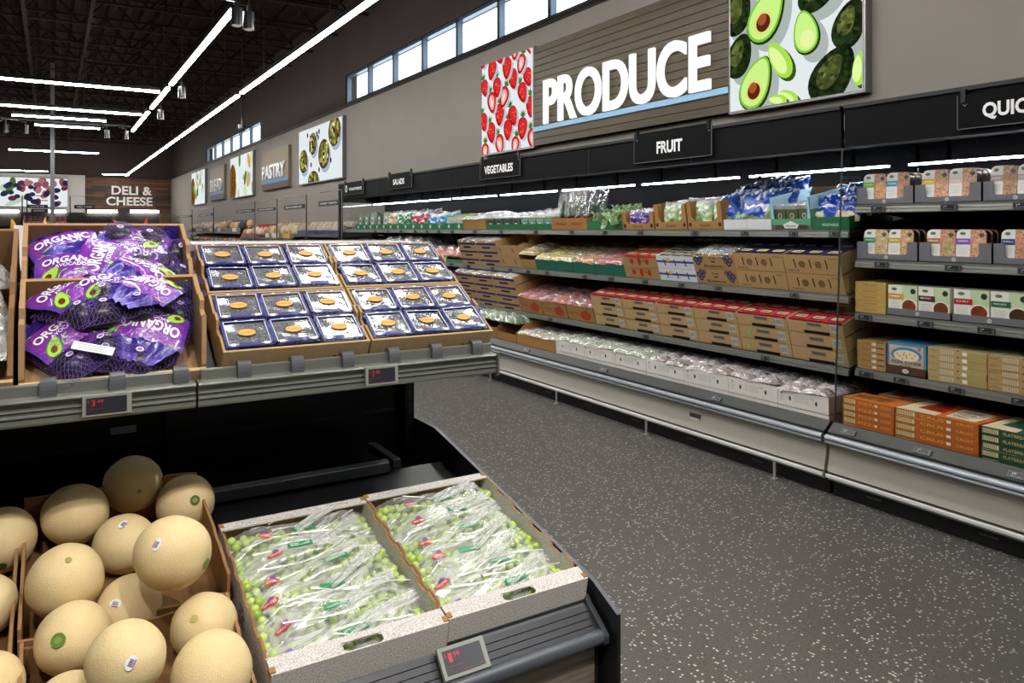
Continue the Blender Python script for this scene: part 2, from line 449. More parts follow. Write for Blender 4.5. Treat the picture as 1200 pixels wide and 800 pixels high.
# backlit pictures ------------------------------------------------------------
def picture(name, label, origin, U, V, w, h, draw, frame='#8a8784', group=None, cat='picture', thick=.08):
    "a light box: casing and printed face; draw(mb, put) places flat shapes"
    U, V = Vector(U), Vector(V); N = U.cross(V).normalized(); O = Vector(origin)
    root = thing(name, label, cat, O, group=group)
    m = MB('metal')
    pts = [(-.02, -.02), (w + .02, -.02), (w + .02, h + .02), (-.02, h + .02)]
    back = [U * x + V * y for x, y in pts]; front = [p + N * (thick - .004) for p in back]
    m.add(back + front, [(0, 3, 2, 1), (4, 5, 6, 7)] + [(i, (i + 1) % 4, 4 + (i + 1) % 4, 4 + i) for i in range(4)], frame)
    m.obj('casing', root)
    f = MB('backlit')
    cnt = [0]
    def clip(pts):
        out = pts
        for ax, lim, sg in ((0, 0, 1), (0, w, -1), (1, 0, 1), (1, h, -1)):
            nw = []
            for i in range(len(out)):
                p, q = out[i], out[(i + 1) % len(out)]
                ip, iq = (p[ax] - lim) * sg >= 0, (q[ax] - lim) * sg >= 0
                if ip: nw.append(p)
                if ip != iq:
                    t_ = (lim - p[ax]) / (q[ax] - p[ax]); nw.append((p[0] + t_ * (q[0] - p[0]), p[1] + t_ * (q[1] - p[1])))
            out = nw
            if len(out) < 3: return None
        return out
    def put(pts, col, mat='backlit'):
        q = clip(pts); cnt[0] += 1
        if q: f.art(q, col, (0, 0, 0), U, V, N, thick + .0007 * cnt[0] ** .8 * .35, mat)
    put([(0, 0), (w, 0), (w, h), (0, h)], '#dfe6e8')
    draw(put, w, h)
    f.obj('picture_face', root)
    return root
def strawberries(put, w, h):
    rnd = random.Random(4); rows = 6
    for j in range(rows + 1):
        for i in range(4):
            x = w * (i + .3 + (.45 if j % 2 else 0)) / 3.4 + rnd.uniform(-.05, .05); y = h * (j + .3) / rows + rnd.uniform(-.04, .04); a = rnd.uniform(-2.0, -1.1); s = rnd.uniform(.12, .15)
            put(ellipse(x + .05, y - .03, s * .95, s * .72, a, 18, .28), '#b9bec6')
            put(ellipse(x, y, s, s * .75, a, 18, .3), '#b3141c')
            put(ellipse(x + .01, y + .012, s * .8, s * .55, a, 16, .3), '#d42a2e')
            if rnd.random() < .25: put(ellipse(x, y, s * .7, s * .45, a, 16, .3), '#f3a99c'); put(ellipse(x, y, s * .4, s * .18, a, 12), '#fbe3dc')
            else:
                for k in range(7): put(ellipse(x + rnd.uniform(-.07, .07), y + rnd.uniform(-.06, .06), .009, .006, a, 6), '#f0b060')
            tx, ty = x - math.cos(a) * s, y - math.sin(a) * s
            for k in range(5):
                aa = a + PI + (k - 2) * .5; put([(tx + .03 * math.sin(a), ty - .03 * math.cos(a)), (tx + .1 * math.cos(aa), ty + .1 * math.sin(aa)), (tx - .03 * math.sin(a), ty + .03 * math.cos(a))], '#2c7a25')
def avo_whole(put, x, y, s, a):
    put(ellipse(x + .08, y - .07, s, s * .72, a, 24, .18), '#a9b3ae')
    put(ellipse(x, y, s, s * .7, a, 26, .18), '#26351a', 'backlit_skin')
    put(ellipse(x - .02, y + .03, s * .6, s * .36, a, 20, .18), '#5e6a34', 'backlit_skin')
def avo_half(put, x, y, s, a, pit=True):
    put(ellipse(x + .07, y - .07, s, s * .66, a, 24, .25), '#a9b3ae')
    put(ellipse(x, y, s, s * .66, a, 26, .25), '#223212')
    put(ellipse(x - .01, y + .01, s * .95, s * .61, a, 26, .25), '#7fc23a')
    put(ellipse(x - .01, y + .01, s * .86, s * .53, a, 26, .25), '#c9ef86')
    cx, cy = x - math.cos(a) * s * .28, y - math.sin(a) * s * .28
    put(ellipse(cx, cy, s * .4, s * .36, a, 18), '#e4f0a0' if not pit else '#d8e07a')
    if pit: put(ellipse(cx, cy, s * .3, s * .28, a, 18), '#5c2412'); put(ellipse(cx - .01, cy + .03, s * .2, s * .17, a, 14), '#a5522c')
def avocados(put, w, h):
    Xp = XW - .082; yl = ydist(856, XW - .08)
    def T(px, py):
        y = ydist(px, Xp); D = Xp * SY + y * CY; return yl - y, 1.6 + (268 - py) / FPX * D - 2.61, D / FPX
    for px, py, s, a in ((864, 14, 26, 1.3), (866, 66, 24, 1.2), (957, -6, 24, .2), (995, 28, 27, 1.2), (975, 88, 34, .9)):
        x, y, k = T(px, py); avo_whole(put, x, y, s * k * 1.1, a)
    for px, py, s, a, pit in ((899, 17, 36, 1.0, True), (945, 38, 27, 1.75, False), (887, 98, 33, 1.1, True)):
        x, y, k = T(px, py); avo_half(put, x, y, s * k * 1.0, a, pit)
    for px, py, s, a in ((914, 70, 26, 2.15), (925, 113, 14, 2.6), (912, 117, 13, 2.9), (1008, 80, 20, 1.5)):
        x, y, k = T(px, py); s *= k
        put(ellipse(x + .03, y - .03, s, s * .5, a, 20, .15), '#35521c'); put(ellipse(x, y, s, s * .48, a, 20, .15), '#a6dc4c'); put(ellipse(x - .02, y, s * .78, s * .3, a, 18, .15), '#dcf59c')
def bagels(put, w, h):
    rnd = random.Random(9)
    for x, y, a_, b_ in ((.12, .42, .105, .22), (.36, .70, .09, .20), (.62, .46, .125, .26), (.85, .80, .125, .26), (.38, .02, .13, .18)):
        X_, Y_ = x * w, y * h; a_ *= w; b_ *= h
        put(ellipse(X_ + .10, Y_ - .09, a_, b_, 0, 22), '#9fb0c4'); put(ellipse(X_, Y_, a_, b_, 0, 22), '#6a4a20', 'backlit_skin'); put(ellipse(X_, Y_, a_ * .8, b_ * .84, 0, 20), '#8a8a3c', 'backlit_skin')
        for k in range(26): put(ellipse(X_ + rnd.uniform(-.7, .7) * a_, Y_ + rnd.uniform(-.75, .75) * b_, .06, .035, rnd.uniform(0, 3), 8), rnd.choice(['#a9b84a', '#c8b070', '#40501c', '#e8dcc0', '#5a2c14', '#2c2410']))
        put(ellipse(X_, Y_, a_ * .2, b_ * .14, 0, 12), '#2c2410')
    for x, y in ((.47, .85), (.5, .78), (.44, .78), (.52, .88), (.78, .32), (.3, .6), (.24, .88), (.52, .2), (.33, .32)): put(ellipse(x * w, y * h, .055, .06, 0, 12), '#1c2444')
def bread(seed):
    def draw(put, w, h):
        rnd = random.Random(seed)
        put(ellipse(w * .12, h * .35, w * .17, h * .5, .1, 20), '#8a5a1e', 'backlit_skin')
        for k in range(16):
            x, y = rnd.uniform(.2, 1) * w, rnd.uniform(.05, .95) * h
            put(ellipse(x, y, rnd.uniform(.1, .3), rnd.uniform(.08, .2), rnd.uniform(0, 3), 14), rnd.choice(['#7c9c3a', '#c9d8a8', '#e9efe4', '#c8a458', '#a2b8a0', '#54782c']))
    return draw
def deli(put, w, h):
    rnd = random.Random(3)
    for k in range(26):
        x, y = rnd.uniform(0, .62) * w, rnd.uniform(.1, .9) * h
        put(ellipse(x, y, rnd.uniform(.15, .5), rnd.uniform(.06, .2), rnd.uniform(0, 3), 14), rnd.choice(['#8fae4a', '#dfe9d8', '#b9c8b4', '#ccd67a', '#7a4450', '#4c6a2a']))
    for k in range(34):
        x, y = w * (.5 + .5 * rnd.random() ** .8), rnd.uniform(.05, .98) * h
        put(ellipse(x, y, .17, .12, rnd.uniform(0, 3), 12), rnd.choice(['#8c4a5a', '#5b2c3c', '#a86a70', '#2a2440']))
    for k in range(8): put(ellipse(w * rnd.uniform(.52, .75), h * rnd.uniform(.2, .8), .12, .1, 0, 12), '#28304a')
PX = XW - .002
def on_wall(pl, pr): return ydist(pl, XW - .08), ydist(pr, XW - .08)
y0, y1 = on_wall(565, 624.5)
picture('backlit_picture', 'backlit picture of red strawberries left of the PRODUCE lettering', (PX, y0, 2.61), WU, WV, y0 - y1, 1.2, strawberries)
ys0, ys1 = on_wall(625.5, 855)
y0, y1 = on_wall(856, 1011)
picture('backlit_picture', 'large backlit picture of cut avocados right of the PRODUCE lettering', (PX, y0, 2.61), WU, WV, y0 - y1, 1.2, avocados)
# slatted timber board behind PRODUCE
root = thing('sign_board', 'brown slatted sign board behind the white PRODUCE letters', 'sign board', (PX, ys0, 2.61))
m = MB('slat_wood'); L = ys0 - ys1 - .01
for i in range(15):
    z = .0 + i * .08; m.box((-.078, -L, z), (0, 0, z + .073), '#ffffff')
m.box((-.06, -L, 0), (0, 0, 1.2), '#20180c', 'matte')
m.obj('slats', root)
m = MB('matte'); m.box((-.086, -L, .17), (-.078, 0, .225), '#93bfe0'); m.obj('blue_stripe', root)
wy = ydist(636, XW - .12) - ydist(831, XW - .12)
letters('sign_letters', 'huge white PRODUCE letters on the brown slatted sign board', [('PRODUCE', 0, 0, wy, .53)], (XW - .09, ydist(636, XW - .12), 2.835), WU, WV, .03, '#ffffff', mat='backlit')
# farther pictures and boards along the wall
def wallpic(pl, pr, yt, yb, label, draw):
    a, c_ = on_wall(pl, pr); D = (XW - .08) * SY + (a + c_) / 2 * CY
    zt, zb = 1.6 + (268 - yt) / FPX * D, 1.6 + (268 - yb) / FPX * D
    return picture('backlit_picture', label, (PX, a, zb), WU, WV, a - c_, zt - zb, draw)
wallpic(350.5, 401, 146.5, 212, 'backlit picture of topped bagels and blueberries on the beige wall', bagels)
wallpic(270, 296, 182, 230, 'backlit bread picture between the PASTRY and BREAD boards', bread(2))
wallpic(224.5, 240, 201, 239, 'small farthest backlit picture on the beige wall', bread(5))
def board(pl, pr, yt, yb, txt, label, l2):
    a, c_ = on_wall(pl, pr); D = (XW - .05) * SY + (a + c_) / 2 * CY
    zt, zb = 1.6 + (268 - yt) / FPX * D, 1.6 + (268 - yb) / FPX * D
    w, h = a - c_, zt - zb
    r_ = thing('sign_board', label, 'sign board', (PX, a, zb))
    m = MB('matte'); m.box((-.08, -w, 0), (0, 0, h), '#8d7d66'); m.box((-.084, -w, 0), (-.079, 0, h * .16), '#4a3a30'); m.box((-.084, -w, h * .16), (-.079, 0, h * .25), '#4f86b4'); m.obj('board', r_)
    letters('sign_letters', l2, [(txt, w * .06, h * .27, w * .86, h * .36)], (PX - .08, a, zb), WU, WV, .04, '#cfcfd2')
board(307, 338, 175, 221, 'PASTRY', 'brown board carrying the PASTRY letters on beige wall', 'pale PASTRY letters on the brown wall board')
board(246.5, 262.5, 195.5, 234, 'BREAD', 'brown board carrying the BREAD letters on beige wall', 'pale BREAD letters on the far brown wall board')
picture('backlit_picture', 'wide backlit deli picture on the white back wall', (-4.6, YB - .12, 2.62), (1, 0, 0), (0, 0, 1), 5.25, 1.3, deli, thick=.1)

# ------------------------------------------------------------------ ceiling lamps
LZ = 4.1
def strip(a, c_, label, group, name='linear_lamp'):
    "housing with its glowing diffuser and thin hanging wires"
    a, c_ = Vector(a), Vector(c_); d = (c_ - a); L = d.length; ang = math.atan2(d.y, d.x)
    r_ = thing(name, label, 'ceiling lamp', a, (0, 0, ang), group)
    MB('gloss').box((0, -.035, .02), (L, .035, .085), '#17171a').obj('housing', r_)
    MB('strip_glow').box((.01, -.03, -.012), (L - .01, .03, .02), '#ffffff').obj('diffuser', r_)
    n = max(2, int(L / 2.4))
    for i in range(n):
        x = L * (i + .5) / n; MB('metal').tube([(x, 0, .08), (x, 0, 2.14)], .004, '#303030', n=4).obj('hanging_wire', r_)
    return r_
GA = 'linear lamps above the aisle'
xr = 3.0
segs = [(ydist(284, xr + .02), 8.9 - 1.3, 'long linear lamp nearest above the window aisle'), (ydist(211, xr), ydist(279, xr), 'second linear lamp from the front above the window aisle'), (ydist(171.5, xr), ydist(209, xr), 'third linear lamp from the front above the window aisle'), (YB - 1.2, ydist(170, xr), 'farthest linear lamp above the window aisle')]
for y1, y0, lb in segs: strip((xr, y0, LZ), (xr, y1, LZ), lb, GA)
for y0, y1, lb in ((9.0, 14.3, 'linear lamp left of the window aisle row, nearest one'), (14.65, 17.3, 'short middle lamp in the left row above the displays'), (17.9, 21.6, 'far lamp in the left row above the displays')):
    strip((1.78, y0, LZ), (1.78, y1, LZ), lb, GA)
for y, x0, x1, lb in ((15.15, -3.0, 1.7, 'crosswise linear lamp nearest to the camera'), (18.4, -3.2, 1.7, 'second crosswise linear lamp from the front'), (19.9, -.75, 1.1, 'third crosswise lamp, shorter than those before it'), (21.5, -.35, 1.05, 'crosswise lamp between the four black track spots'), (28.6, -1.15, 1.35, 'crosswise lamp crossing behind the grey column'), (38.8, -3.2, -.1, 'farthest crosswise lamp by the white back wall'), (39.3, 2.0, 3.1, 'crosswise lamp in front of the timber back wall')):
    strip((x0, y, LZ), (x1, y, LZ), lb, 'crosswise linear lamps')
# unseen lamps: rows carried on, some left ones added to brighten cases and floor
for i, (a, c_) in enumerate((((3.0, -4, LZ), (3.0, 1.6, LZ)), ((3.0, 1.9, LZ), (3.0, 7.3, LZ)), ((1.78, 2.6, LZ), (1.78, 8.0, LZ)), ((-2.6, 3, LZ), (-2.6, 9, LZ)), ((.45, .6, LZ), (.45, 7.4, LZ)), ((-2.6, -.45, LZ), (1.5, -.45, LZ)))):
    strip(a, c_, ['linear lamp over the aisle behind the camera', 'linear lamp over the refrigerated cases beside the camera', 'linear lamp right above the produce display', 'added unseen lamp above the next aisle to the left', 'added unseen lamp above the left side of the display', 'crosswise linear lamp just behind the camera'][i], 'linear lamps out of the frame')
# track heads
def spot_head(loc, label, aim=None, size=1.0, power=0):
    r_ = thing('track_spotlight', label, 'spotlight', loc, group='black track spotlights'); r_.scale = (size,) * 3
    m = MB('gloss'); m.tube([(0, 0, 0), (0, 0, -.20)], .062, '#1b1b1d', n=20, cap=False); m.add([(.062 * math.cos(k * PI / 10), .062 * math.sin(k * PI / 10), 0) for k in range(20)], [tuple(range(20))], '#1b1b1d')
    m.tube([(0, 0, -.195), (0, 0, -.2)], .064, '#8a8a8c', n=20, cap=False); m.obj('lamp_body', r_)
    m = MB('lens_glow'); m.add([(.05 * math.cos(k * PI / 10), .05 * math.sin(k * PI / 10), -.17) for k in range(20)], [tuple(range(20))[::-1]], '#ffffff'); m.obj('lens', r_)
    m = MB('gloss'); m.box((-.015, -.05, 0), (.015, .05, .08), '#1b1b1d'); m.tube([(0, 0, .05), (0, 0, .14)], .01, '#1b1b1d', n=6); m.box((-.17, -.01, .07), (0, .01, .085), '#1b1b1d'); m.obj('bracket', r_)
    if power:
        li = bpy.data.lights.new('added_track_light', 'SPOT'); li.energy = power; li.spot_size = R(58); li.spot_blend = .5; li.shadow_soft_size = .05; li.color = (1, .95, .88)
        lo = bpy.data.objects.new('added_track_light', li); COL.objects.link(lo); lo.parent = r_; lo.location = (0, 0, -.21)
        d = Vector(aim) - Vector(loc); lo.rotation_euler = d.to_track_quat('-Z', 'Y').to_euler()
    return r_
for x, y, lb in ((1.93, 8.95, 'black track spotlight nearest, right end of its pair'), (1.78, 8.85, 'black track spotlight nearest, left end of its pair'), (1.95, 14.26, 'black track spotlight at the first lamp joint'), (1.95, 17.26, 'black track spotlight at the second lamp joint'),
                 (-.92, 21.5, 'leftmost of the four black spots on the cross track'), (-.52, 21.5, 'second from the left of four spots on the cross track'), (1.2, 21.5, 'third from the left of four spots on the cross track'), (1.62, 21.5, 'rightmost of the four black spots on the cross track')):
    spot_head((x, y, LZ - .02), lb)
for i, (x, y, ax, ay, az, pw) in enumerate(((-.5, -.45, .25, 1.9, .8, 1.1), (.8, -.3, .85, 1.85, .75, 1.35), (2.2, .6, 1.0, 2.2, 1.2, .5))):  # unseen heads added to throw more light onto the front display
    spot_head((x, y, LZ - .02), ['added unseen spotlight behind the camera aimed at the melons', 'added unseen spotlight behind the camera aimed at the grapes', 'added unseen spotlight right of the camera aimed at the blueberries'][i], (ax, ay, az), 1, SPOT_W * pw)
m = MB('gloss')
tag(MB('gloss').box((-3.2, 21.44, LZ + .1), (1.75, 21.56, LZ + .14), '#19191b').obj('lighting_track'), 'black crosswise lighting track that carries four spotlights', 'track')
# round black dome and grey steel column
r_ = thing('security_camera', 'small dark dome camera hanging from ceiling near the far window', 'camera', (3.7, 17.8, 3.9))
m = MB('gloss'); m.tube([(0, 0, 0), (0, 0, 2.36)], .02, '#222222', n=6); m.tube([(0, 0, -.02), (0, 0, .06)], .09, '#222222', n=16); m.obj('mount', r_)
m = MB('gloss'); m.ball((0, 0, -.02), (.08, .08, .08), '#2b2d30', nu=16); m.obj('dome', r_)
m = MB('metal'); m.prism([(x * .05, y * .05) for x, y in ((-1, -1), (1, -1), (1, 1), (-1, 1))], 'z', 0, 6.1, '#6c6d70'); m.box((-.12, -.12, 0), (.12, .12, .02), '#85868a')
tag(m.obj('support_column', loc=(.03, 24.0, 0)), 'thin grey steel column from floor to ceiling', 'column')
# ------------------------------------------------------------------ the produce display in front
XL, XR = -1.45, 1.185
BK = '#0a0a0c'; RAIL = '#7d807a'
disp = thing('produce_display', 'two level black produce display with grey rails and side panel', 'display rack', (0, 0, 0))
m = MB('black_panel')
m.box((XL, 2.72, .02), (XR, 2.75, 1.53), BK)
for z in (.9, 1.1, 1.32): m.box((XL, 2.712, z), (XR, 2.72, z + .012), '#1c1e22')
m.obj('back_panel', disp)
m = MB('metal'); m.box((XL, 2.70, 1.525), (XR + .01, 2.77, 1.553), '#a5a8a6'); m.obj('top_cap', disp, bevel=.004)
m = MB('metal'); m.box((.72, 2.695, 1.02), (1.14, 2.72, 1.05), '#33373c'); m.obj('cross_bar', disp, bevel=.003)
m = MB('matte'); m.box((.99, 2.69, 1.03), (1.055, 2.694, 1.055), '#c8ccd4'); m.obj('paper_label', disp)
m = MB('matte'); m.box((.16, 2.708, .945), (.235, 2.712, .968), '#8e95a6'); m.obj('paper_label', disp)
for x in (.335, 1.17):
    m = MB('metal'); m.box((x - .018, 2.665, .02), (x + .018, 2.715, 1.53), '#1a1c1f')
    for k in range(22): m.box((x - .006, 2.662, .35 + k * .05), (x + .006, 2.667, .38 + k * .05), '#000000', 'matte')
    m.obj('upright', disp)
# side panel (wing)
prof = [(1.457, .03), (1.457, .644), (1.557, .689), (2.50, .872), (2.735, .872), (2.735, .03)]
m = MB('black_panel'); m.prism(prof, 'x', 1.195, 1.206, '#1a1b1e'); o = m.obj('side_panel', disp, bevel=.002)
m = MB('metal')
for i in range(1, 4):
    (a, b_), (c_, d_) = prof[i], prof[i + 1]
    m.add([(1.1945, a, b_ + .001), (1.2065, a, b_ + .001), (1.2065, c_, d_ + .001), (1.1945, c_, d_ + .001)], [(0, 1, 2, 3)], '#7b7e82')
    m.add([(1.1945, a, b_ + .002), (1.2065, a, b_ + .002), (1.2065, c_, d_ + .002), (1.1945, c_, d_ + .002)], [(0, 1, 2, 3)], '#6b6e72')
m.obj('edge_trim', disp)
# lower sloping deck
def dz(y): return .600 + .207 * (y - 1.56)
m = MB('black_panel'); m.prism([(1.55, dz(1.55) - .004), (2.42, dz(2.42) - .004), (2.42, dz(2.42) - .03), (1.55, dz(1.55) - .03)], 'x', XL, XR, BK); m.obj('lower_deck', disp)
m = MB('metal'); m.prism([(2.40, dz(2.4)), (2.43, dz(2.43)), (2.43, dz(2.43) + .035), (2.40, dz(2.4) + .035)], 'x', XL, .98, '#5c6166')
m.box((1.0, 2.42, dz(2.42)), (1.03, 2.66, dz(2.42) + .03), '#3c4146'); m.obj('deck_stop', disp, bevel=.003)
m = MB('black_panel'); m.box((XL, 2.43, .02), (XR, 2.70, .72), '#0c0d0f'); m.obj('back_shelf', disp)
m = MB('black_panel'); m.box((XL, 1.60, .02), (XR, 2.40, .55), '#0c0d0f'); m.obj('plinth', disp)
# front rail of the lower deck: step, grooved slope, round bumper
m = MB('metal'); D1 = '#47484b'
prof = [(1.578, .652), (1.566, .652), (1.562, .645), (1.562, .638), (1.556, .634)]
y, z = 1.556, .634
for k in range(4):
    y2, z2 = 1.556 - (k + 1) * .0115, .634 - (k + 1) * .0125
    prof += [(y2 + .0015, z2 + .0018), (y2 + .003, z2 - .001), (y2, z2)]
for k in range(9):
    a = R(60 - k * 30); prof.append((1.497 - .016 * math.cos(R(60 - k * 30) - PI / 2 + PI / 2) * 1.0, .578 + .016 * math.sin(a))) if k < 6 else None
prof += [(1.515, .56), (1.578, .56)]
m.prism(prof, 'x', XL, XR - .012, D1, smooth=False); m.obj('front_rail', disp)
m = MB('gloss'); m.tube([(XL, 1.497, .580), (XR - .012, 1.497, .580)], .0185, '#4b5057', n=16); m.obj('bumper', disp)
m = MB('gloss'); m.prism([(1.58, .658), (1.562, .654), (1.550, .64), (1.50, .606), (1.477, .586), (1.478, .566), (1.50, .556), (1.58, .556)], 'x', XR - .012, XR + .002, '#3b3d41'); m.obj('rail_end_cap', disp, bevel=.003)
m = MB('grey_wood'); m.box((XL, 1.52, .12), (XR - .012, 1.56, .562), '#ffffff'); m.obj('front_panel', disp)
m = MB('matte'); m.box((XL, 1.58, 0), (XR, 1.60, .12), '#0b0b0c'); m.box((XR - .012, 1.52, .03), (XR, 1.58, .556), '#0b0b0c'); m.obj('kick_plate', disp)
# upper shelves
TU = R(30.7); US, UC = math.sin(TU), math.cos(TU)
def upz(y): return 1.203 + math.tan(TU) * (y - 2.069)      # sloping plane the boxes lie on
def shelf(x0, x1, clips, nm):
    m = MB('metal')
    m.prism([(2.045, upz(2.045) - .004), (2.545, upz(2.545) - .004), (2.56, upz(2.545) - .03), (2.045, upz(2.045) - .022)], 'x', x0 + .004, x1 - .004, '#2b2d30')
    for x in (x0 + .02, x1 - .02 - .004):
        m.prism([(2.05, 1.165), (2.69, 1.12), (2.69, 1.36), (2.545, upz(2.545) - .03), (2.06, 1.185)], 'x', x - .002, x + .002, '#1b1c1f')
    s = m.obj('shelf', disp)
    m = MB('metal'); g = RAIL
    m.prism([(2.040, 1.168), (2.040, 1.245), (2.030, 1.248), (2.024, 1.244), (2.022, 1.215), (2.028, 1.168)], 'x', x0 + .01, x1 - .006, g)
    # protruding face: lip, hollow, two grooves
    m.prism([(2.03, 1.221), (1.998, 1.2185), (1.990, 1.214), (1.992, 1.211), (2.001, 1.209), (2.003, 1.196), (1.996, 1.194), (1.9955, 1.1925), (2.0, 1.191), (2.0, 1.1835), (1.994, 1.181), (1.9935, 1.179), (1.999, 1.177), (1.997, 1.163), (2.0, 1.158), (2.03, 1.158)], 'x', x0, x1, g)
    r_ = m.obj('price_rail', s)
    m = MB('gloss'); m.prism([(1.988, 1.222), (2.035, 1.223), (2.035, 1.150), (1.990, 1.150), (1.986, 1.16)], 'x', x1 - .001, x1 + .004, '#5a5c5a')
    if x1 > 1: m.obj('end_cap', s)
    for cx in clips:
        m = MB('gloss'); pr = []
        for k in range(7): a = R(k * 30); pr.append((2.024 - .018 * math.cos(a), 1.244 + .017 * math.sin(a)))
        pr = [(2.006, 1.219), (2.005, 1.235)] + pr + [(2.040, 1.236), (2.033, 1.236), (2.030, 1.244), (2.024, 1.246), (2.018, 1.240), (2.019, 1.218)]
        m.prism(pr, 'x', cx - .0165, cx + .0165, '#55585a', smooth=False); m.obj('rail_clip', s)
    return s
shelf(.311, 1.165, [.4236, .56, .699, .835, .970, 1.105], 'r')
shelf(-.54, .305, [-.42, -.28, -.143, -.006, .134, .273], 'l')
shelf(-1.4, -.546, [-1.0, -.7], 'f')

# electronic price tags: screen, frame and digits
def price_tag(label, w, h, O, rot, price='3.49', style='dark', group='electronic price tags on the front display', shine=False):
    r_ = thing('price_tag', label, 'price tag', O, rot, group)
    m = MB('gloss'); m.box((-w / 2, -.012, 0), (w / 2, 0, h), '#8b8d86' if style != 'case' else '#4b4d4c'); m.obj('tag_frame', r_, bevel=.0015)
    m = MB('gloss'); q = w * .08; m.box((-w / 2 + q, -.0135, h * .13), (w / 2 - q * 1.3, -.011, h * .87), '#2b2d35' if not shine else '#56565c')
    red = '#c8323a' if style != 'case' else '#e8e8e8'
    fr = dict(O=(-w / 2 + q, -.0135, h * .13), U=(1, 0, 0), V=(0, 0, 1), N=(0, -1, 0))
    W, H = w - q * 2.3, h * .74
    a, b_ = price.split('.')
    m.text('$', W * .05, H * .78, W * .04, H * .2, red, off=.0004, **fr); m.text(a, W * .17, H * .68, W * .10, H * .38, red, off=.0004, **fr); m.text(b_, W * .34, H * .76, W * .16, H * .22, red, off=.0004, **fr)
    if style != 'case':
        for (x, y, ww) in ((.25, .32, .4), (.1, .2, .1), (.55, .08, .25), (.92, .12, .08)): m.art([(W * (x - ww / 2), H * (y - .012)), (W * (x + ww / 2), H * (y - .012)), (W * (x + ww / 2), H * (y + .012)), (W * (x - ww / 2), H * (y + .012))], '#8f2c34', off=.0004, **fr)
    m.obj('tag_screen', r_); return r_
price_tag('grey framed price tag below the avocado bags reading $3.49 in red', .102, .05, (.111, 1.992, 1.168), (0, 0, 0))
price_tag('grey framed price tag below the blueberry boxes on the upper rail', .096, .052, (.787, 1.992, 1.166), (R(-3), 0, 0), '2.49')
price_tag('tilted price tag on the lower grooved rail below the grape boxes', .118, .068, (.80, 1.503, .594), (R(-42), 0, 0), '1.99')

# ------------------------------------------------------------------ cardboard
BOARD = '#b08f66'; BDARK = '#7e6040'
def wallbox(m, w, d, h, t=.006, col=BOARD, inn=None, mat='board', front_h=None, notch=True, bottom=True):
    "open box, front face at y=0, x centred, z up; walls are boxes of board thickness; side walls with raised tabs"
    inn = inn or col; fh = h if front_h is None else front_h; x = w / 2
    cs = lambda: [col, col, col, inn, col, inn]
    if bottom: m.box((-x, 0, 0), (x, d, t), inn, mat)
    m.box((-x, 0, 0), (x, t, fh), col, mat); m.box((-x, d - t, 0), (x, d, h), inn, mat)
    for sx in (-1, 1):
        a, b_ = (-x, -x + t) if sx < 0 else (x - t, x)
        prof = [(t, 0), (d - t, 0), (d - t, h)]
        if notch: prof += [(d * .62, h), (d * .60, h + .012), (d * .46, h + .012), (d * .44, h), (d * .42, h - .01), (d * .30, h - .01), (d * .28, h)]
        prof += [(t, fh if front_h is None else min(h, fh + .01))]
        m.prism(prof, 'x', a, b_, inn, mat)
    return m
def tilted(name, mb, x, y, z, parent=None): pass

# blueberry boxes on the upper shelf: 2 wide, 2 deep
UP = Vector((0, UC, US)); UN = Vector((0, -US, UC))
def up_pt(x, s, n=0): return Vector((x, 2.069, 1.203)) + UP * s + UN * n
NAVY = '#262a6c'
def clamshell():
    "punnet of blueberries: tray, berries, film lid with printed frame and oval"
    w, d, h = .122, .112, .036
    r_ = thing('blueberry_clamshell', 'x', 'berry punnet')
    m = MB('gloss'); m.prism([(-w / 2 + .006, 0), (w / 2 - .006, 0), (w / 2, h - .004), (-w / 2, h - .004)], 'y', .003, d - .003, '#20244f'); m.obj('punnet_tray', r_)
    rnd = random.Random(5); m = MB('gloss')
    for i in range(8):
        for j in range(7): m.ball((-.047 + i * .0134 + rnd.uniform(-.002, .002), .016 + j * .0133 + rnd.uniform(-.002, .002), h - .0055), .0068, '#1c2030', nu=8, nv=5)
    tag(m.obj('blueberries', r_), None, None, kind='stuff')
    def top(u, v):
        x, y = (u - .5) * (w - .014), .008 + v * (d - .022)
        return Vector((x, y, h + .0022 + .0016 * math.sin(u * 5 + v * 3) * math.sin(v * 6) + .0009 * noise.noise(Vector((u * 6, v * 6, 1)))))
    m = MB('lid_film'); m.grid(10, 10, top, '#ffffff'); m.obj('film_lid', r_)
    m = MB('foil'); fr = dict(O=(0, 0, h), U=(1, 0, 0), V=(0, 1, 0))
    def ring(x0, y0, x1, y1, t_, c, off):
        for a in ((x0, y0, x1, y0 + t_), (x0, y1 - t_, x1, y1), (x0, y0, x0 + t_, y1), (x1 - t_, y0, x1, y1)):
            m.art([(a[0], a[1]), (a[2], a[1]), (a[2], a[3]), (a[0], a[3])], c, off=off, **fr)
    ring(-w / 2, 0, w / 2, d, .009, NAVY, .0055); ring(-w / 2 + .007, .008, w / 2 - .007, d - .006, .0016, '#e8eaf4', .0062)
    m.art([(-.03, .003), (.03, .003), (.027, .016), (-.027, .016)], NAVY, off=.0068, **fr)
    for x in (-.05, .036): m.art([(x, .004), (x + .014, .004), (x + .014, .014), (x, .014)], '#dfe2ee', off=.0066, **fr)
    for x in (-.024, .018): m.art([(x, d - .007), (x + .008, d - .007), (x + .008, d - .003), (x, d - .003)], '#dfe2ee', off=.0068, **fr)
    m.obj('lid_frame', r_)
    m = MB('matte'); m.art(ellipse(0, d * .52, .023, .014), '#cf8a34', off=.0050, **fr); m.art(ellipse(0, d * .52, .021, .0122), '#e2a24c', off=.0052, **fr)
    m.text('BLUEBERRIES', 0, d * .52, .034, .0055, '#b4651e', off=.0056, **fr)
    for x, y in ((-.035, .085), (.0, .09), (.035, .085), (-.03, .035), (.033, .04)): m.art(ellipse(x, y, .0012, .0012, n=6), '#101018', off=.0052, **fr)
    m.obj('oval_label', r_)
    return r_
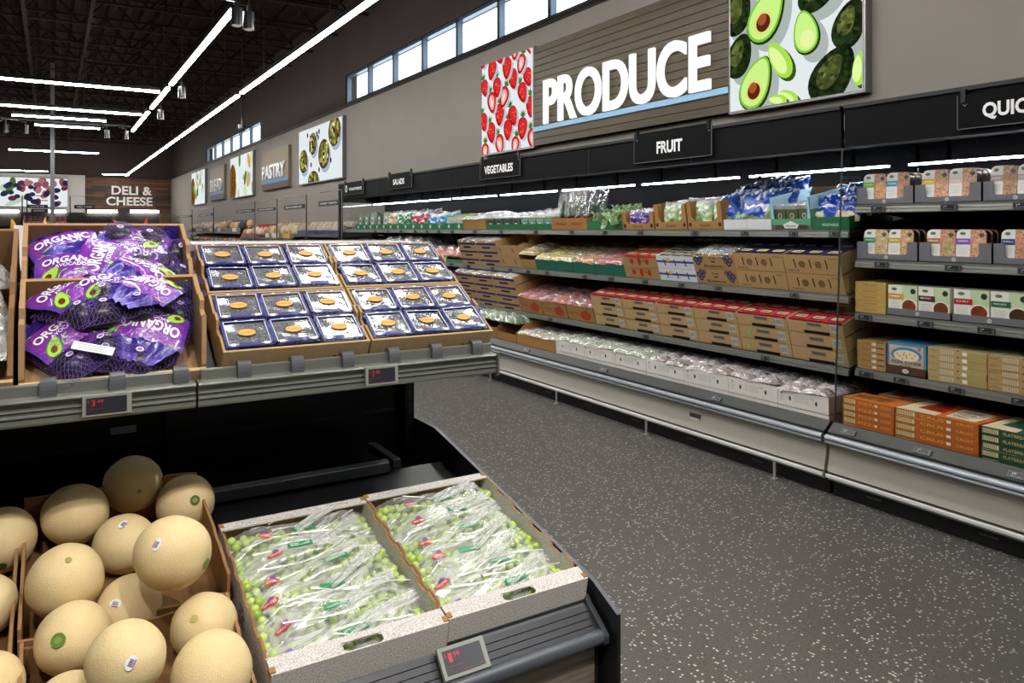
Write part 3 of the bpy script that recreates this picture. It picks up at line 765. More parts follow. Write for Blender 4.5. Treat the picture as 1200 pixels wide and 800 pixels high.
proto_clam = clamshell(); first = True
for r_i in range(2):
    for c_i in range(2):
        w, d, h = .394, .262, .092
        xc = .372 + .2 + .402 * c_i + (.0 if c_i == 0 else -.002); s0 = .004 + .2665 * r_i
        row = ['front', 'rear'][r_i]; side = ['left', 'right'][c_i]
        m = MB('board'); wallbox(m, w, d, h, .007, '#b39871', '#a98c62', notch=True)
        # printed word on the front wall and dark print on the outer left wall
        m.text('Blends', w * .33, h * .45, .07, .022, '#3a2c20', (0, 0, 0), (1, 0, 0), (0, 0, 1), (0, -1, 0), off=.001) if r_i == 0 else None
        m.art([(-.22, .02), (-.08, .02), (-.08, .07), (-.22, .07)], '#6a6f6c', (-w / 2, 0, 0), (0, 1, 0), (0, 0, 1), (-1, 0, 0), off=.001) if False else None
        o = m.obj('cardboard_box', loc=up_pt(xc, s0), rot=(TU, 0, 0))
        tag(o, '%s %s cardboard box of blueberry clamshells on the upper display shelf' % (row, side), 'box', 'blueberry boxes on the upper shelf')
        for ly in range(2):
            for j in range(2):
                for i in range(3):
                    if ly == 0 and not (j == 0 or i == 2): continue
                    rr = random.Random(r_i * 50 + c_i * 20 + j * 5 + i + ly)
                    px_ = xc + (i - 1) * .1265; ss = s0 + .012 + j * .122 + rr.uniform(0, .003)
                    nn = .008 + ly * .046 + rr.uniform(0, .002)
                    lb = 'blueberry clamshell in the %s %s box, %s row, %s%s' % (row, side, ['front', 'back'][j], ['left', 'middle', 'right'][i], ', under another one' if ly == 0 else '')
                    loc = up_pt(px_, ss, nn); rot = (TU + rr.uniform(-.015, .03), rr.uniform(-.025, .025), rr.uniform(-.025, .025))
                    if first: proto_clam.location = loc; proto_clam.rotation_euler = rot; proto_clam['label'] = lb; proto_clam['group'] = 'blueberry clamshells'; first = False
                    else: dup(proto_clam, loc, rot, lb, 'blueberry clamshells')

# ------------------------------------------------------------------ avocado boxes and bags
def orient(c, n, rot):
    "matrix whose z axis is n, x axis horizontal turned by rot"
    n = Vector(n).normalized(); x = Vector((0, 1, 0)).cross(n)
    x = Vector((1, 0, 0)) - n * n.x; x.normalize(); y = n.cross(x)
    Rm = Matrix((x, y, n)).transposed().to_4x4() @ Matrix.Rotation(rot, 4, 'Z')
    return Matrix.Translation(c) @ Rm
for k, (row, s0, dd) in enumerate((('front', .0, .258), ('rear', .268, .262))):
    w, h = .402, .165
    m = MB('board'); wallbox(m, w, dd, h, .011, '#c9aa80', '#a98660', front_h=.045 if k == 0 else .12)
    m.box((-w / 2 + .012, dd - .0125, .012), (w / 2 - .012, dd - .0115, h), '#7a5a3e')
    if k == 1: m.art([(.12, .10), (.186, .08), (.186, h), (.15, h)], '#4a2f95', (0, dd - .013, 0), (1, 0, 0), (0, 0, 1), (0, -1, 0), off=.001, mat='foil')
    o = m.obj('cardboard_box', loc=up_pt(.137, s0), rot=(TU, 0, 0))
    tag(o, '%s tall cardboard box holding purple bags of organic avocados' % row, 'box', 'avocado boxes on the upper shelf')
def avocado_bag(seed, lw, lh):
    "purple net of four avocados with a bulging printed header"
    rnd = random.Random(seed)
    r_ = thing('avocado_bag', 'x', 'avocado bag')
    cs = [(-.038, -.062, -.012), (.038, -.066, -.010), (-.036, .012, -.026), (.040, .010, -.028)]
    for i, c_ in enumerate(cs):
        a = rnd.uniform(0, 6)
        m = MB('avocado_skin'); m.ball((0, 0, 0), (.0345, .0345, .045), '#ffffff', nu=18, nv=14, fn=lambda d: 1 - .10 * max(0, d.z))
        m.obj('avocado', r_, c_, (rnd.uniform(1, 2.1), rnd.uniform(-.5, .5), a))
        if i < 2:
            m2 = MB('matte'); m2.art(ellipse(0, 0, .009, .0075, n=14), '#d9cfe6', (c_[0], c_[1], c_[2] + .0465), (1, 0, 0), (0, .9, .1), (0, -.1, 1), off=.0)
            m2.art(ellipse(0, 0, .006, .004, n=10), '#8a5ab0', (c_[0], c_[1], c_[2] + .0465), (1, 0, 0), (0, .9, .1), (0, -.1, 1), off=.0004)
            m2.obj('fruit_sticker', r_)
    # net: knotted cords over the avocados
    m = MB('net_cord')
    def netpt(u, v):
        x = (u - .5) * .172; y = -.115 + v * .165; b_ = 0
        for c_ in cs:
            q = 1 - ((x - c_[0]) / .050) ** 2 - ((y - c_[1]) / .053) ** 2
            if q > 0: b_ = max(b_, c_[2] + .043 * math.sqrt(q) + .002)
        return Vector((x, y, max(b_, -.045 + .01 * math.sin(x * 60))))
    n = 15
    for i in range(n):
        m.tube([netpt((i + .5 * (j % 2)) / n, j / 26) for j in range(27)], .00055, '#ffffff', n=3, cap=False)
        m.tube([netpt((i - .5 * (j % 2)) / n, j / 26) for j in range(27)], .00055, '#ffffff', n=3, cap=False)
    for j in range(0, 27, 2): m.tube([netpt(i / 20, j / 26) for i in range(21)], .00045, '#ffffff', n=3, cap=False)
    m.obj('net', r_)
    # printed header sheet, curved over the fruit
    def L(x, y, off=0):
        z = .036 - 5.5 * x * x * .45 - 3.2 * (y - .0) ** 2 + .004 * math.sin(x * 38 + seed) * math.cos(y * 30) + .003 * math.sin(y * 55 + seed * 2)
        return Vector((x, y + .026, z + off))
    P1, P2 = '#7d2fa0', '#3b2a8c'
    m = MB('foil')
    sk = rnd.uniform(-.2, .2)
    def sheet(u, v):
        x = (u - .5) * lw * (1 + .12 * (v - .5)); y = (v - .5) * lh + sk * x * .3; return L(x, y)
    m.grid(18, 14, sheet, lambda u, v: P1 if .06 < u < .94 else '#5a36a2')
    m.obj('printed_header', r_)
    m = MB('gloss'); fr = dict(O=(0, 0, 0), U=(1, 0, 0), V=(0, 1, 0), fn=lambda x, y, off: L(x, y + sk * x * .3, off))
    def avo(x, y, s, a):
        m.art(ellipse(x, y, s, s * .68, a, 20, .22), '#3f8a2c', off=.0012, **fr); m.art(ellipse(x, y, s * .9, s * .58, a, 20, .22), '#a6d64a', off=.0017, **fr)
        m.art(ellipse(x - math.cos(a) * s * .25, y - math.sin(a) * s * .25, s * .33, s * .3, a, 14), '#6e2e18', off=.0022, **fr)
    def wedge(x, y, s, a):
        pts = [(x + s * math.cos(a + t_), y + s * math.sin(a + t_)) for t_ in [k * .28 - .85 for k in range(7)]] + [(x + s * .62 * math.cos(a + t_) + .3 * s * math.cos(a), y + s * .62 * math.sin(a + t_) + .3 * s * math.sin(a)) for t_ in [.85 - k * .28 for k in range(7)]]
        m.art(pts, '#8fd046', off=.0014, **fr)
    m.text('ORGANIC', 0, lh * .12, lw * .80, lh * .27, '#f4eefa', off=.0026, bold=.03, **fr)
    m.text('AVOCADOS', .005, -lh * .09, lw * .48, lh * .10, '#f0e4f8', off=.0024, bold=.02, **fr)
    avo(-lw * .26, -lh * .30, .026, .9); wedge(lw * .12, -lh * .46, .026, 1.2); wedge(-lw * .02, -lh * .40, .022, 2.4); wedge(lw * .34, -lh * .36, .024, .6); wedge(-lw * .38, lh * .28, .022, 1.8); wedge(lw * .25, lh * .36, .022, -1.2)
    m.obj('label_print', r_)
    # gathered dark film at the top end and small seal
    m = MB('foil')
    def tail(u, v):
        x = (u - .5) * lw * (.95 - .5 * v); y = lh * .48 + v * .062
        return L(x * .9, min(y, lh * .6), 0) + Vector((x * .1, max(0, y - lh * .6), .004 * math.sin(u * 22 + seed) - v * .012))
    m.grid(16, 6, tail, lambda u, v: P2 if v < .7 else '#6a5bb8'); m.obj('bag_tail', r_)
    return r_
protos = [avocado_bag(1, .166, .108), avocado_bag(2, .145, .125), avocado_bag(3, .168, .095)]
# x across the box, s up the slope, height above the shelf plane, turn, lean
BAGS = [(.045, .115, .068, .55, (-.25, -.1), 0, 'avocado bag at the front left corner, netted fruit forward'),
        (.100, .108, .066, -1.1, (.0, -.3), 1, 'avocado bag at front under the white paper notice'),
        (.160, .115, .078, -.2, (.05, -.35), 2, 'avocado bag with one big netted avocado at front centre'),
        (.230, .145, .090, 2.75, (.1, -.35), 0, 'avocado bag at the front right, header upside down'),
        (.05, .215, .125, .75, (-.3, .1), 1, 'avocado bag on the left side behind the front row'),
        (.135, .205, .140, .2, (-.05, .1), 2, 'avocado bag in the centre of the heap, ORGANIC upright'),
        (.235, .225, .138, 2.45, (.2, .2), 1, 'avocado bag right of the centre with pale film end'),
        (.045, .315, .120, -.1, (-.15, -.35), 0, 'avocado bag at the left with broad ORGANIC header'),
        (.235, .315, .132, 2.2, (.2, .1), 2, 'avocado bag at the right wall behind the centre'),
        (.145, .35, .135, 1.25, (.05, -.35), 1, 'avocado bag standing tall in the middle of the rear box'),
        (.04, .43, .118, .25, (-.2, -.1), 2, 'avocado bag at the rear left corner'),
        (.195, .425, .132, 3.0, (.0, -.3), 0, 'avocado bag at the rear, header upside down'),
        (.245, .44, .112, 1.2, (.1, -.5), 1, 'dark avocado bag in the rear right corner')]
used = set()
for x, s_, n_, tr_, (lx, ly), pi, lb in BAGS:
    nv = (UN + Vector((lx, ly * .8 - .0, 0))).normalized()
    M4 = orient(up_pt(x, s_, n_), nv, tr_)
    o = protos[pi] if pi not in used else dup(protos[pi]); used.add(pi)
    o.matrix_world = M4; o['label'] = lb; o['group'] = 'purple bags of avocados'
for x, s_, n_, tr_, lb in ((.18, .12, .04, .4, 'avocado bag buried under the front row at left'), (.08, .30, .05, 1.4, 'avocado bag buried at left of the rear box'), (.22, .36, .05, .2, 'avocado bag buried at right of the rear box')):
    o = dup(protos[0]); o.matrix_world = orient(up_pt(x, s_, n_), UN, tr_); o['label'] = lb
# white notice on one bag
m = MB('matte'); m.art([(-.045, -.012), (.045, -.012), (.045, .012), (-.045, .012)], '#eceaf0', (0, 0, 0), (1, 0, 0), (0, 1, 0))
for k in range(3): m.art([(-.035, -.007 + k * .006), (.03, -.007 + k * .006), (.03, -.0055 + k * .006), (-.035, -.0055 + k * .006)], '#9a98a8', (0, 0, .0008), (1, 0, 0), (0, 1, 0))
o = m.obj('paper_notice'); o.matrix_world = orient(up_pt(.085, .035, .112), (UN + Vector((0, -.3, 0))).normalized(), -.35); tag(o, 'white paper notice lying on a dark purple avocado bag', 'label')

# neighbouring box at the far left with clear cucumber bags
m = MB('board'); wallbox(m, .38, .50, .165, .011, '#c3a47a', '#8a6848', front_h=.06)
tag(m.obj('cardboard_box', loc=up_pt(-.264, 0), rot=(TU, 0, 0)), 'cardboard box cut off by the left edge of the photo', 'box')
def film_bag(m, w, d, h, seed, mat, col, colfn=None, n=14):
    rnd = random.Random(seed); ox = rnd.uniform(0, 50)
    def top(u, v, up=1):
        x = (u - .5) * w; y = (v - .5) * d
        e = max(0, 1 - abs(2 * u - 1) ** 3) ** .6 * max(0, 1 - abs(2 * v - 1) ** 3) ** .6
        k = .5 + .5 * noise.noise(Vector((u * 4 + ox, v * 4, 0))) + .25 * abs(noise.noise(Vector((u * 9, v * 9 + ox, 3))))
        return Vector((x * (1 + .06 * noise.noise(Vector((v * 5, ox, 1)))), y * (1 + .06 * noise.noise(Vector((u * 5, ox, 2)))), up * h * (.25 + .75 * k) * e + .15 * h * noise.noise(Vector((u * 3, v * 3, ox)))))
    m.grid(n, n, lambda u, v: top(u, v, 1), colfn or col, mat); m.grid(n, n, lambda u, v: top(u, v, -.25), colfn or col, mat)
    return m
for k, (x, s_) in enumerate(((-.16, .1), (-.17, .24), (-.16, .38), (-.35, .2))):
    r_ = thing('cucumber_bag', ['clear bag of cucumbers nearest the shelf front at the left edge', 'clear bag of cucumbers in the middle of the left edge box', 'clear bag of cucumbers at the back of the left edge box', 'clear bag of cucumbers deeper in the left edge box'][k], 'vegetable bag', up_pt(x, s_, .11), (TU, 0, .3 * k), 'cucumber bags')
    m = MB('mottle')
    for j in range(4): m.ball((-.045 + j * .03, 0, -.01), (.015, .07, .015), '#47663c', nu=10, nv=10)
    m.obj('cucumbers', r_); m = MB('haze_film'); film_bag(m, .15, .17, .022, k, 'haze_film', '#ffffff'); m.obj('plastic_film', r_)
m = MB('matte'); m.grid(5, 6, lambda u, v: Vector((-.085 + u * .075 + .01 * math.sin(v * 4), 2.60 + .01 * math.sin(u * 6), 1.36 + v * .25)), '#dcdcdc')
tag(m.obj('paper_sheet'), 'white paper hanging behind the gap between two cardboard boxes', 'paper')

# ------------------------------------------------------------------ melons
MEL = [(.197, 2.377, .880, .078), (.054, 2.281, .853, .078), (.322, 2.286, .830, .078), (.159, 2.154, .799, .073), (.229, 1.81, .886, .078), (.027, 1.961, .812, .079), (.151, 1.913, .743, .068), (.04, 1.825, .744, .073), (.122, 1.615, .778, .070), (.29, 1.782, .719, .071), (.276, 1.61, .706, .079), (-.104, 2.263, .826, .077), (-.129, 2.026, .768, .069), (-.103, 1.786, .709, .061), (.033, 1.659, .688, .066)]
MLB = ['cantaloupe at the very back on top of the heap', 'cantaloupe at back left, half in the shelf shadow', 'cantaloupe at back right with a round green stem scar', 'cantaloupe half hidden behind, small sticker near its top', 'large cantaloupe perched over the rim with sticker and green scar', 'large cantaloupe at left with a small dry stem scar', 'cantaloupe behind the torn rim with a white sticker', 'cantaloupe in the front box with a bright green stem scar', 'cantaloupe in the front middle with a white oval sticker', 'cantaloupe in the front box beside the grape box, faint scar', 'cantaloupe at the front right, cut off by the lower edge', 'cantaloupe cut by the left edge with a dark green scar', 'cantaloupe at the left edge in the second row', 'cantaloupe in the lower left corner of the photo', 'cantaloupe only peeping up at the lower edge']
SCAR = {0: (163, 575, .006, '#a58f5a'), 2: (228, 586, .013, '#4c5f2c'), 4: (240, 660, .012, '#7f8a48'), 5: (80, 657, .007, '#a09454'), 7: (69, 750, .014, '#5f8434'), 9: (228, 725, .008, '#b7a85c'), 11: (2, 662, .011, '#3c5a2a')}
STK = {3: (144, 614), 4: (184, 638), 6: (136, 706), 8: (152, 776)}
camp = Vector((0, 0, 1.6))
def face_dir(px, py, c_, r_):
    u = (px - 600) / FPX; v = (268 - py) / FPX
    d = Vector((u * CY + SY, CY - u * SY, v)).normalized(); oc = camp - c_
    b_ = oc.dot(d); q = b_ * b_ - (oc.dot(oc) - r_ * r_)
    t_ = -b_ - math.sqrt(max(q, 0)); return (camp + d * t_ - c_).normalized()
for i, (x, y, z, r_) in enumerate(MEL):
    c_ = Vector((x, y, z)); ax = face_dir(*SCAR[i][:2], c_, r_) if i in SCAR else Vector((random.Random(i).uniform(-1, 1), .8, random.Random(i + 9).uniform(-.5, .5))).normalized()
    q = ax.to_track_quat('Z', 'Y')
    root = thing('cantaloupe', MLB[i], 'melon', c_, q.to_euler(), 'cantaloupes in the cardboard boxes')
    m = MB('melon_skin'); ox = i * 3.1
    m.ball((0, 0, 0), (r_ * .985, r_ * .985, r_ * 1.05), '#ffffff', nu=40, nv=28, fn=lambda d: 1 + .018 * noise.noise(d * 2.2 + Vector((ox, 0, 0))) - .016 * max(0, (d.z - .93) / .07))
    m.obj('rind', root)
    if i in SCAR:
        rad = SCAR[i][2]; m = MB('matte'); zz = r_ * 1.05 * .986
        m.art(ellipse(0, 0, rad, rad, n=18), SCAR[i][3], (0, 0, zz + .0005), (1, 0, 0), (0, 1, 0)); m.art(ellipse(0, 0, rad * .55, rad * .5, n=12), '#7f9a48' if rad > .011 else SCAR[i][3], (0, 0, zz + .0012), (1, 0, 0), (0, 1, 0)); m.obj('stem_scar', root)
    if i in STK:
        d = q.inverted() @ face_dir(*STK[i], c_, r_); p = Vector((d.x * r_ * .985, d.y * r_ * .985, d.z * r_ * 1.05)); n_ = Vector((d.x, d.y, d.z * .94)).normalized()
        U_ = n_.cross(Vector((0, 0, 1))).normalized(); V_ = n_.cross(U_)
        m = MB('matte'); fn = lambda a, b_, off: (p + U_ * a + V_ * b_ + n_ * (.0022 + off - (a * a + b_ * b_) / (2 * r_)))
        m.art(ellipse(0, 0, .013, .0095, n=20), '#e4e4ea', p, U_, V_, fn=fn, off=0); 
        for k in range(5): m.art([(-.006 + k * .0026, -.004), (-.0048 + k * .0026, -.004), (-.0048 + k * .0026, .004), (-.006 + k * .0026, .004)], '#3a3a48', p, U_, V_, fn=fn, off=.0006)
        m.art([(-.009, .005), (.008, .005), (.006, .0075), (-.006, .0075)], '#c05a5a', p, U_, V_, fn=fn, off=.0006)
        m.obj('fruit_sticker', root)
# melon cartons with torn rims
DT = math.atan(.207)
def deck_pt(x, y, n=0): return Vector((x, y, dz(y))) + Vector((0, -math.sin(DT), math.cos(DT))) * n
def melon_carton(x0, x1, y0, y1, label, hs):
    w = x1 - x0; d = (y1 - y0) / math.cos(DT); t_ = .007; hf, hb, hl, hr = hs
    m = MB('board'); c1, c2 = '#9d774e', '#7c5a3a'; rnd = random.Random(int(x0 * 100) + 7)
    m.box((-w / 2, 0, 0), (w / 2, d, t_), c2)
    def torn(a, b_, h, axis, pos):
        n = 12; pts = [(a, 0)] + [(b_, 0)] + [(b_ + (a - b_) * k / n, h + rnd.uniform(-.006, .004)) for k in range(n + 1)]
        m.prism(pts, axis, pos, pos + t_, c1)
    torn(-w / 2, w / 2, hf, 'y', 0); torn(-w / 2, w / 2, hb, 'y', d - t_)
    torn(t_, d - t_, hl, 'x', -w / 2); torn(t_, d - t_, hr, 'x', w / 2 - t_)
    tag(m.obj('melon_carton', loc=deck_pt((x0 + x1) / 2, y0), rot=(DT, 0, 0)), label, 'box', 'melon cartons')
melon_carton(-.055, .352, 1.545, 1.872, 'front melon carton beside the grape box', (.05, .07, .09, .09))
melon_carton(-.065, .408, 1.885, 2.39, 'rear melon carton with torn brown rim', (.085, .10, .10, .10)) if False else melon_carton(-.06, .362, 1.885, 2.38, 'rear melon carton with torn brown rim', (.075, .13, .10, .12))
melon_carton(-.46, -.068, 1.60, 2.33, 'melon carton cut off by the left edge of the photo', (.06, .10, .09, .09))

# ------------------------------------------------------------------ grape boxes
GW, GD, GH = .397, .572, .100
def grape_box(xc, y0, label):
    root = thing('grape_box', label, 'box', deck_pt(xc, y0), (DT, 0, 0), 'speckled grape boxes')
    S, B_ = '#d8d2cd', '#b59467'; x = GW / 2; t_ = .005; m = MB('speckled_board')
    m.box((-x, 0, 0), (x, t_, GH), S); m.box((-x, GD - t_, 0), (x, GD, GH), S)
    m.box((-x + .006, GD - t_ - .001, .005), (x - .006, GD - t_, GH - .002), B_, 'board')
    m.box((-x, 0, 0), (x, GD, t_), S)
    # side walls rise in scallops; cut edges brown
    for sx in (-1, 1):
        a, b_ = (-x, -x + t_) if sx < 0 else (x - t_, x)
        pr = [(t_, 0), (GD - t_, 0), (GD - t_, GH)]
        n = 5
        for k in range(n):
            y1 = GD - .03 - k * (GD - .06) / n; L_ = (GD - .06) / n
            pr += [(y1 - L_ * .12, GH - .002), (y1 - L_ * .2, GH + .008), (y1 - L_ * .62, GH + .008), (y1 - L_ * .72, GH - .004)]
        pr += [(t_, GH)]
        m.prism(pr, 'x', a, b_, S)
        for (p, q) in zip(pr[2:-1], pr[3:]): m.add([(a - .0005, p[0], p[1] + .0006), (b_ + .0005, p[0], p[1] + .0006), (b_ + .0005, q[0], q[1] + .0006), (a - .0005, q[0], q[1] + .0006)], [(0, 1, 2, 3)], '#9a744a', 'board')
    m.obj('tray_walls', root)
    # folded-in flanges, the front one with its hand hole
    m = MB('speckled_board'); fz, iz = GH, GH + .003; hx0, hx1 = -.045, .045
    def fl(y0_, y1_, z0, z1, holes):
        xs = [-x] + ([hx0, hx1] if holes else []) + [x]
        for i in range(0, len(xs), 2): m.prism([(y0_, z0), (y1_, z1), (y1_, z1 + .004), (y0_, z0 + .004)], 'x', xs[i], xs[i + 1], S)
        if holes:
            m.prism([(y0_ + .03, z0 + (z1 - z0) * .6), (y1_, z1), (y1_, z1 + .004), (y0_ + .03, z0 + (z1 - z0) * .6 + .004)], 'x', hx0, hx1, S)
            m.prism([(y0_, z0), (y0_ + .003, z0), (y0_ + .003, z0 + .004), (y0_, z0 + .004)], 'x', hx0, hx1, S)
            for q in (hx0, hx1):   # rounded ends
                s_ = 1 if q == hx0 else -1
                for a0, a1 in (((y0_ + .003), (y0_ + .010)), ((y0_ + .030), (y0_ + .023))):
                    m.add([(q, a0, z0 + .0042), (q + s_ * .008, a0, z0 + .0042), (q, a1, z0 + .0042)], [(0, 1, 2)], S)
    fl(0, .047, fz, iz, True); m.obj('front_flange', root); m = MB('speckled_board'); fl(GD - .035, GD, GH + .002, GH, False)
    m.obj('rear_flange', root)
    for yy in (.004, GD - .02):
        for sx in (-1, 1): MB('board').box((sx * (x - .004) - .006, yy, GH - .006), (sx * (x - .004) + .006, yy + .016, GH + .007), '#a07a4c').obj('corner_tab', root)
    m = MB('board'); m.art(ellipse(.09, GH * .5, .017, .017), '#1a1410', (0, GD - t_ - .002, 0), (1, 0, 0), (0, 0, 1), (0, -1, 0)); m.art(ellipse(-.09, GH * .62, .017, .014), '#1a1410', (0, GD - t_ - .002, 0), (1, 0, 0), (0, 0, 1), (0, -1, 0))
    m.obj('vent_hole', root)
    # emblem on the outer left wall
    m = MB('matte'); fr = dict(O=(-x, .27, .055), U=(0, -1, 0), V=(0, 0, 1), N=(-1, 0, 0))
    for k in range(5): m.art(ellipse(.02 * math.cos(k * 1.256), .014 * math.sin(k * 1.256), .01, .005, k * 1.256, 10), '#4a4a55', off=.001, **fr)
    m.art([(-.03, -.028), (.03, -.028), (.03, -.022), (-.03, -.022)], '#4a4a55', off=.001, **fr); m.obj('printed_emblem', root)
    return root
gmesh = MB('grape_skin').ball((0, 0, 0), (.0118, .0108, .0108), '#ffffff', nu=14, nv=10).mesh('grape')
def grapes_in(xc, y0, seed, boxname):
    root_m = Matrix.Translation(deck_pt(xc, y0)) @ Matrix.Rotation(DT, 4, 'X')
    rnd = random.Random(seed)
    # bag rows: each bag is a band across the box, fruit to the left, empty film gathered to the right
    nb = 6
    W_, D_ = GW - .014, GD - .055
    bags = []
    for k in range(nb):
        yb = .035 + (D_ - .02) * k / nb; hb = (D_ - .02) / nb
        bags.append([yb, yb + hb])
    posn = ['nearest the front rim', 'second from the front', 'third from the front', 'fourth from the front', 'fifth from the front', 'at the back wall']
    low = []
    for k, (ya, yb) in enumerate(bags):
        lb = 'clear bag of green grapes %s of the %s grape box' % (posn[k], boxname)
        bag = thing('grape_bag', lb, 'grape bag', (0, 0, 0), group='bags of green grapes'); bag.matrix_world = root_m
        pts = []
        tries = 0
        slope_y = .22
        while len(pts) < 74 and tries < 5000:
            tries += 1
            x = rnd.uniform(-W_ / 2 + .012, W_ / 2 - .012); y = rnd.uniform(ya, yb) + slope_y * (x) * .25
            if y < .018 or y > GD - .018: continue
            hump = .008 * math.sin(x * 17 + k * 2.1) + .010 * math.sin((y - ya) / (yb - ya) * PI)
            z = .066 + hump - .012 * max(0, x / (W_ / 2)) ** 2 + rnd.uniform(-.006, .004)
            if all((x - a) ** 2 + (y - b_) ** 2 + (z - c_) ** 2 > .0196 ** 2 for a, b_, c_ in pts): pts.append((x, y, z))
        for p in pts: link('grape', gmesh, bag, p, (rnd.uniform(0, 3), rnd.uniform(0, 3), rnd.uniform(0, 3)))
        m = MB('grape_skin')
        for j in range(44): m.ball((rnd.uniform(-W_ / 2 + .012, W_ / 2 - .012), rnd.uniform(max(ya, .02), min(yb, GD - .02)), rnd.uniform(.03, .052)), (.0115, .0108, .0108), '#ffffff', nu=8, nv=6)
        tag(m.obj('grape_cluster', bag), None, None, kind='stuff')
        # film over the fruit
        ox = seed * 7 + k * 3.3
        def F(u, v):
            x = -W_ / 2 + u * W_; y = max(.012, min(GD - .012, ya - .012 + v * (yb - ya + .03) + slope_y * x * .25))
            e = min(1, 5 * min(u, 1 - u, v, 1 - v) + .15)
            q_ = (y - .5 * x) * 26; wr = .006 * noise.noise(Vector((x * 9 + ox, q_, 0))) + .003 * (1 - abs(noise.noise(Vector((x * 8, q_ * 1.5 + ox, 2)))) * 2) ** 2
            return Vector((x, y, .066 + (.019 + .010 * math.sin(v * PI) + .008 * math.sin(x * 17 + k * 2.1)) * e - .006 * (1 - e) + wr - .010 * max(0, x / (W_ / 2)) ** 2 + .0015 * k))
        m = MB('streak_film'); m.grid(70, 30, F, '#ffffff'); m.obj('bag_film', bag)
        # gathered film tail lying towards the right, narrow pleats
        m = MB('tail_film'); x0 = rnd.uniform(-.04, .02); ang = R(rnd.uniform(12, 34)); tl = rnd.uniform(.15, .20)
        for q in range(2):
            yo = (ya + yb) / 2 - .02 + q * .018
            def T(u, v, q=q, yo=yo):
                x = x0 + u * tl * math.cos(ang); y = yo + u * tl * math.sin(ang) + (v - .5) * (.014 + .012 * u)
                return Vector((min(x, W_ / 2 - .004), max(.02, min(GD - .02, y)), .101 + .006 * math.sin(u * 3) + .006 * math.sin(v * 12 + q) + .003 * noise.noise(Vector((u * 8, v * 4, ox + q)))))
            m.grid(24, 12, T, '#ffffff')
        m.obj('film_tail', bag)
        for q in range(3):
            a0 = Vector((rnd.uniform(-.17, -.02), rnd.uniform(ya, yb), 0)); a1 = Vector((rnd.uniform(.06, .18), a0.y + rnd.uniform(-.03, .07), 0)); bw = rnd.uniform(-.03, .03); wd = rnd.uniform(.0022, .006)
            def RB(u, v):
                c_ = a0.lerp(a1, u); y = c_.y + bw * math.sin(PI * u) + (v - .5) * wd * (1 + .6 * math.sin(u * 11 + q)); x = min(W_ / 2 - .004, c_.x)
                y = min(GD - .02, max(.02, y))
                return Vector((x, y, .101 + .004 * math.sin(u * 7 + q) + .003 * math.cos((v - .5) * 3) - .012 * max(0, x / (W_ / 2)) ** 2 + .006 * math.sin(x * 17 + k * 2.1)))
            mm = MB('fold_film'); mm.grid(20, 3, RB, '#ffffff'); mm.obj('film_fold', bag)
        # printed marks on the film
        m = MB('gloss')
        def on(x, y, off):
            u = (x + W_ / 2) / W_; v = min(.98, max(.02, (y - slope_y * x * .25 - ya + .012) / (yb - ya + .03))); return F(u, v) + Vector((0, 0, .0016 + off))
        fr = dict(O=(0, 0, 0), U=(1, 0, 0), V=(0, 1, 0), fn=on)
        yc = (ya + yb) / 2
        xr_ = -.12 + rnd.uniform(-.03, .03); m.art(ellipse(xr_, yc - .02, .019, .009), '#c9453c', off=.001, **fr); m.text('GRAPES', xr_, yc - .02, .028, .008, '#f6e8e4', off=.0018, **fr)
        m.art(ellipse(xr_ + .004, yc - .007, .008, .006), '#7a5aa8', off=.001, **fr)
        m.obj('brand_print', bag); m = MB('gloss'); xg = rnd.uniform(-.04, .05); yg = yc - .005 + slope_y * xg * .25
        m.art([(xg - .032, yg - .007), (xg + .032, yg - .009), (xg + .03, yg + .007), (xg - .03, yg + .009)], '#2e8a5c', off=.001, **fr); m.text('SEEDLESS', xg, yg, .05, .008, '#e4f4ea', off=.0018, **fr)
        m.obj('name_print', bag); m = MB('gloss'); xq = .11 + rnd.uniform(-.03, .03); yq = yc + slope_y * xq * .25
        for a in range(4): m.art([(xq + a * .005, yq - .008), (xq + .003 + a * .005, yq - .008), (xq + .003 + a * .005, yq + .008), (xq + a * .005, yq + .008)], '#5c6068', off=.001, **fr)
        m.obj('barcode_print', bag)
grape_box(.576, 1.565, 'speckled grey board grape box beside the melons'); grapes_in(.576, 1.565, 1, 'left')
grape_box(.978, 1.572, 'speckled grey board grape box beside the side panel'); grapes_in(.978, 1.572, 2, 'right')
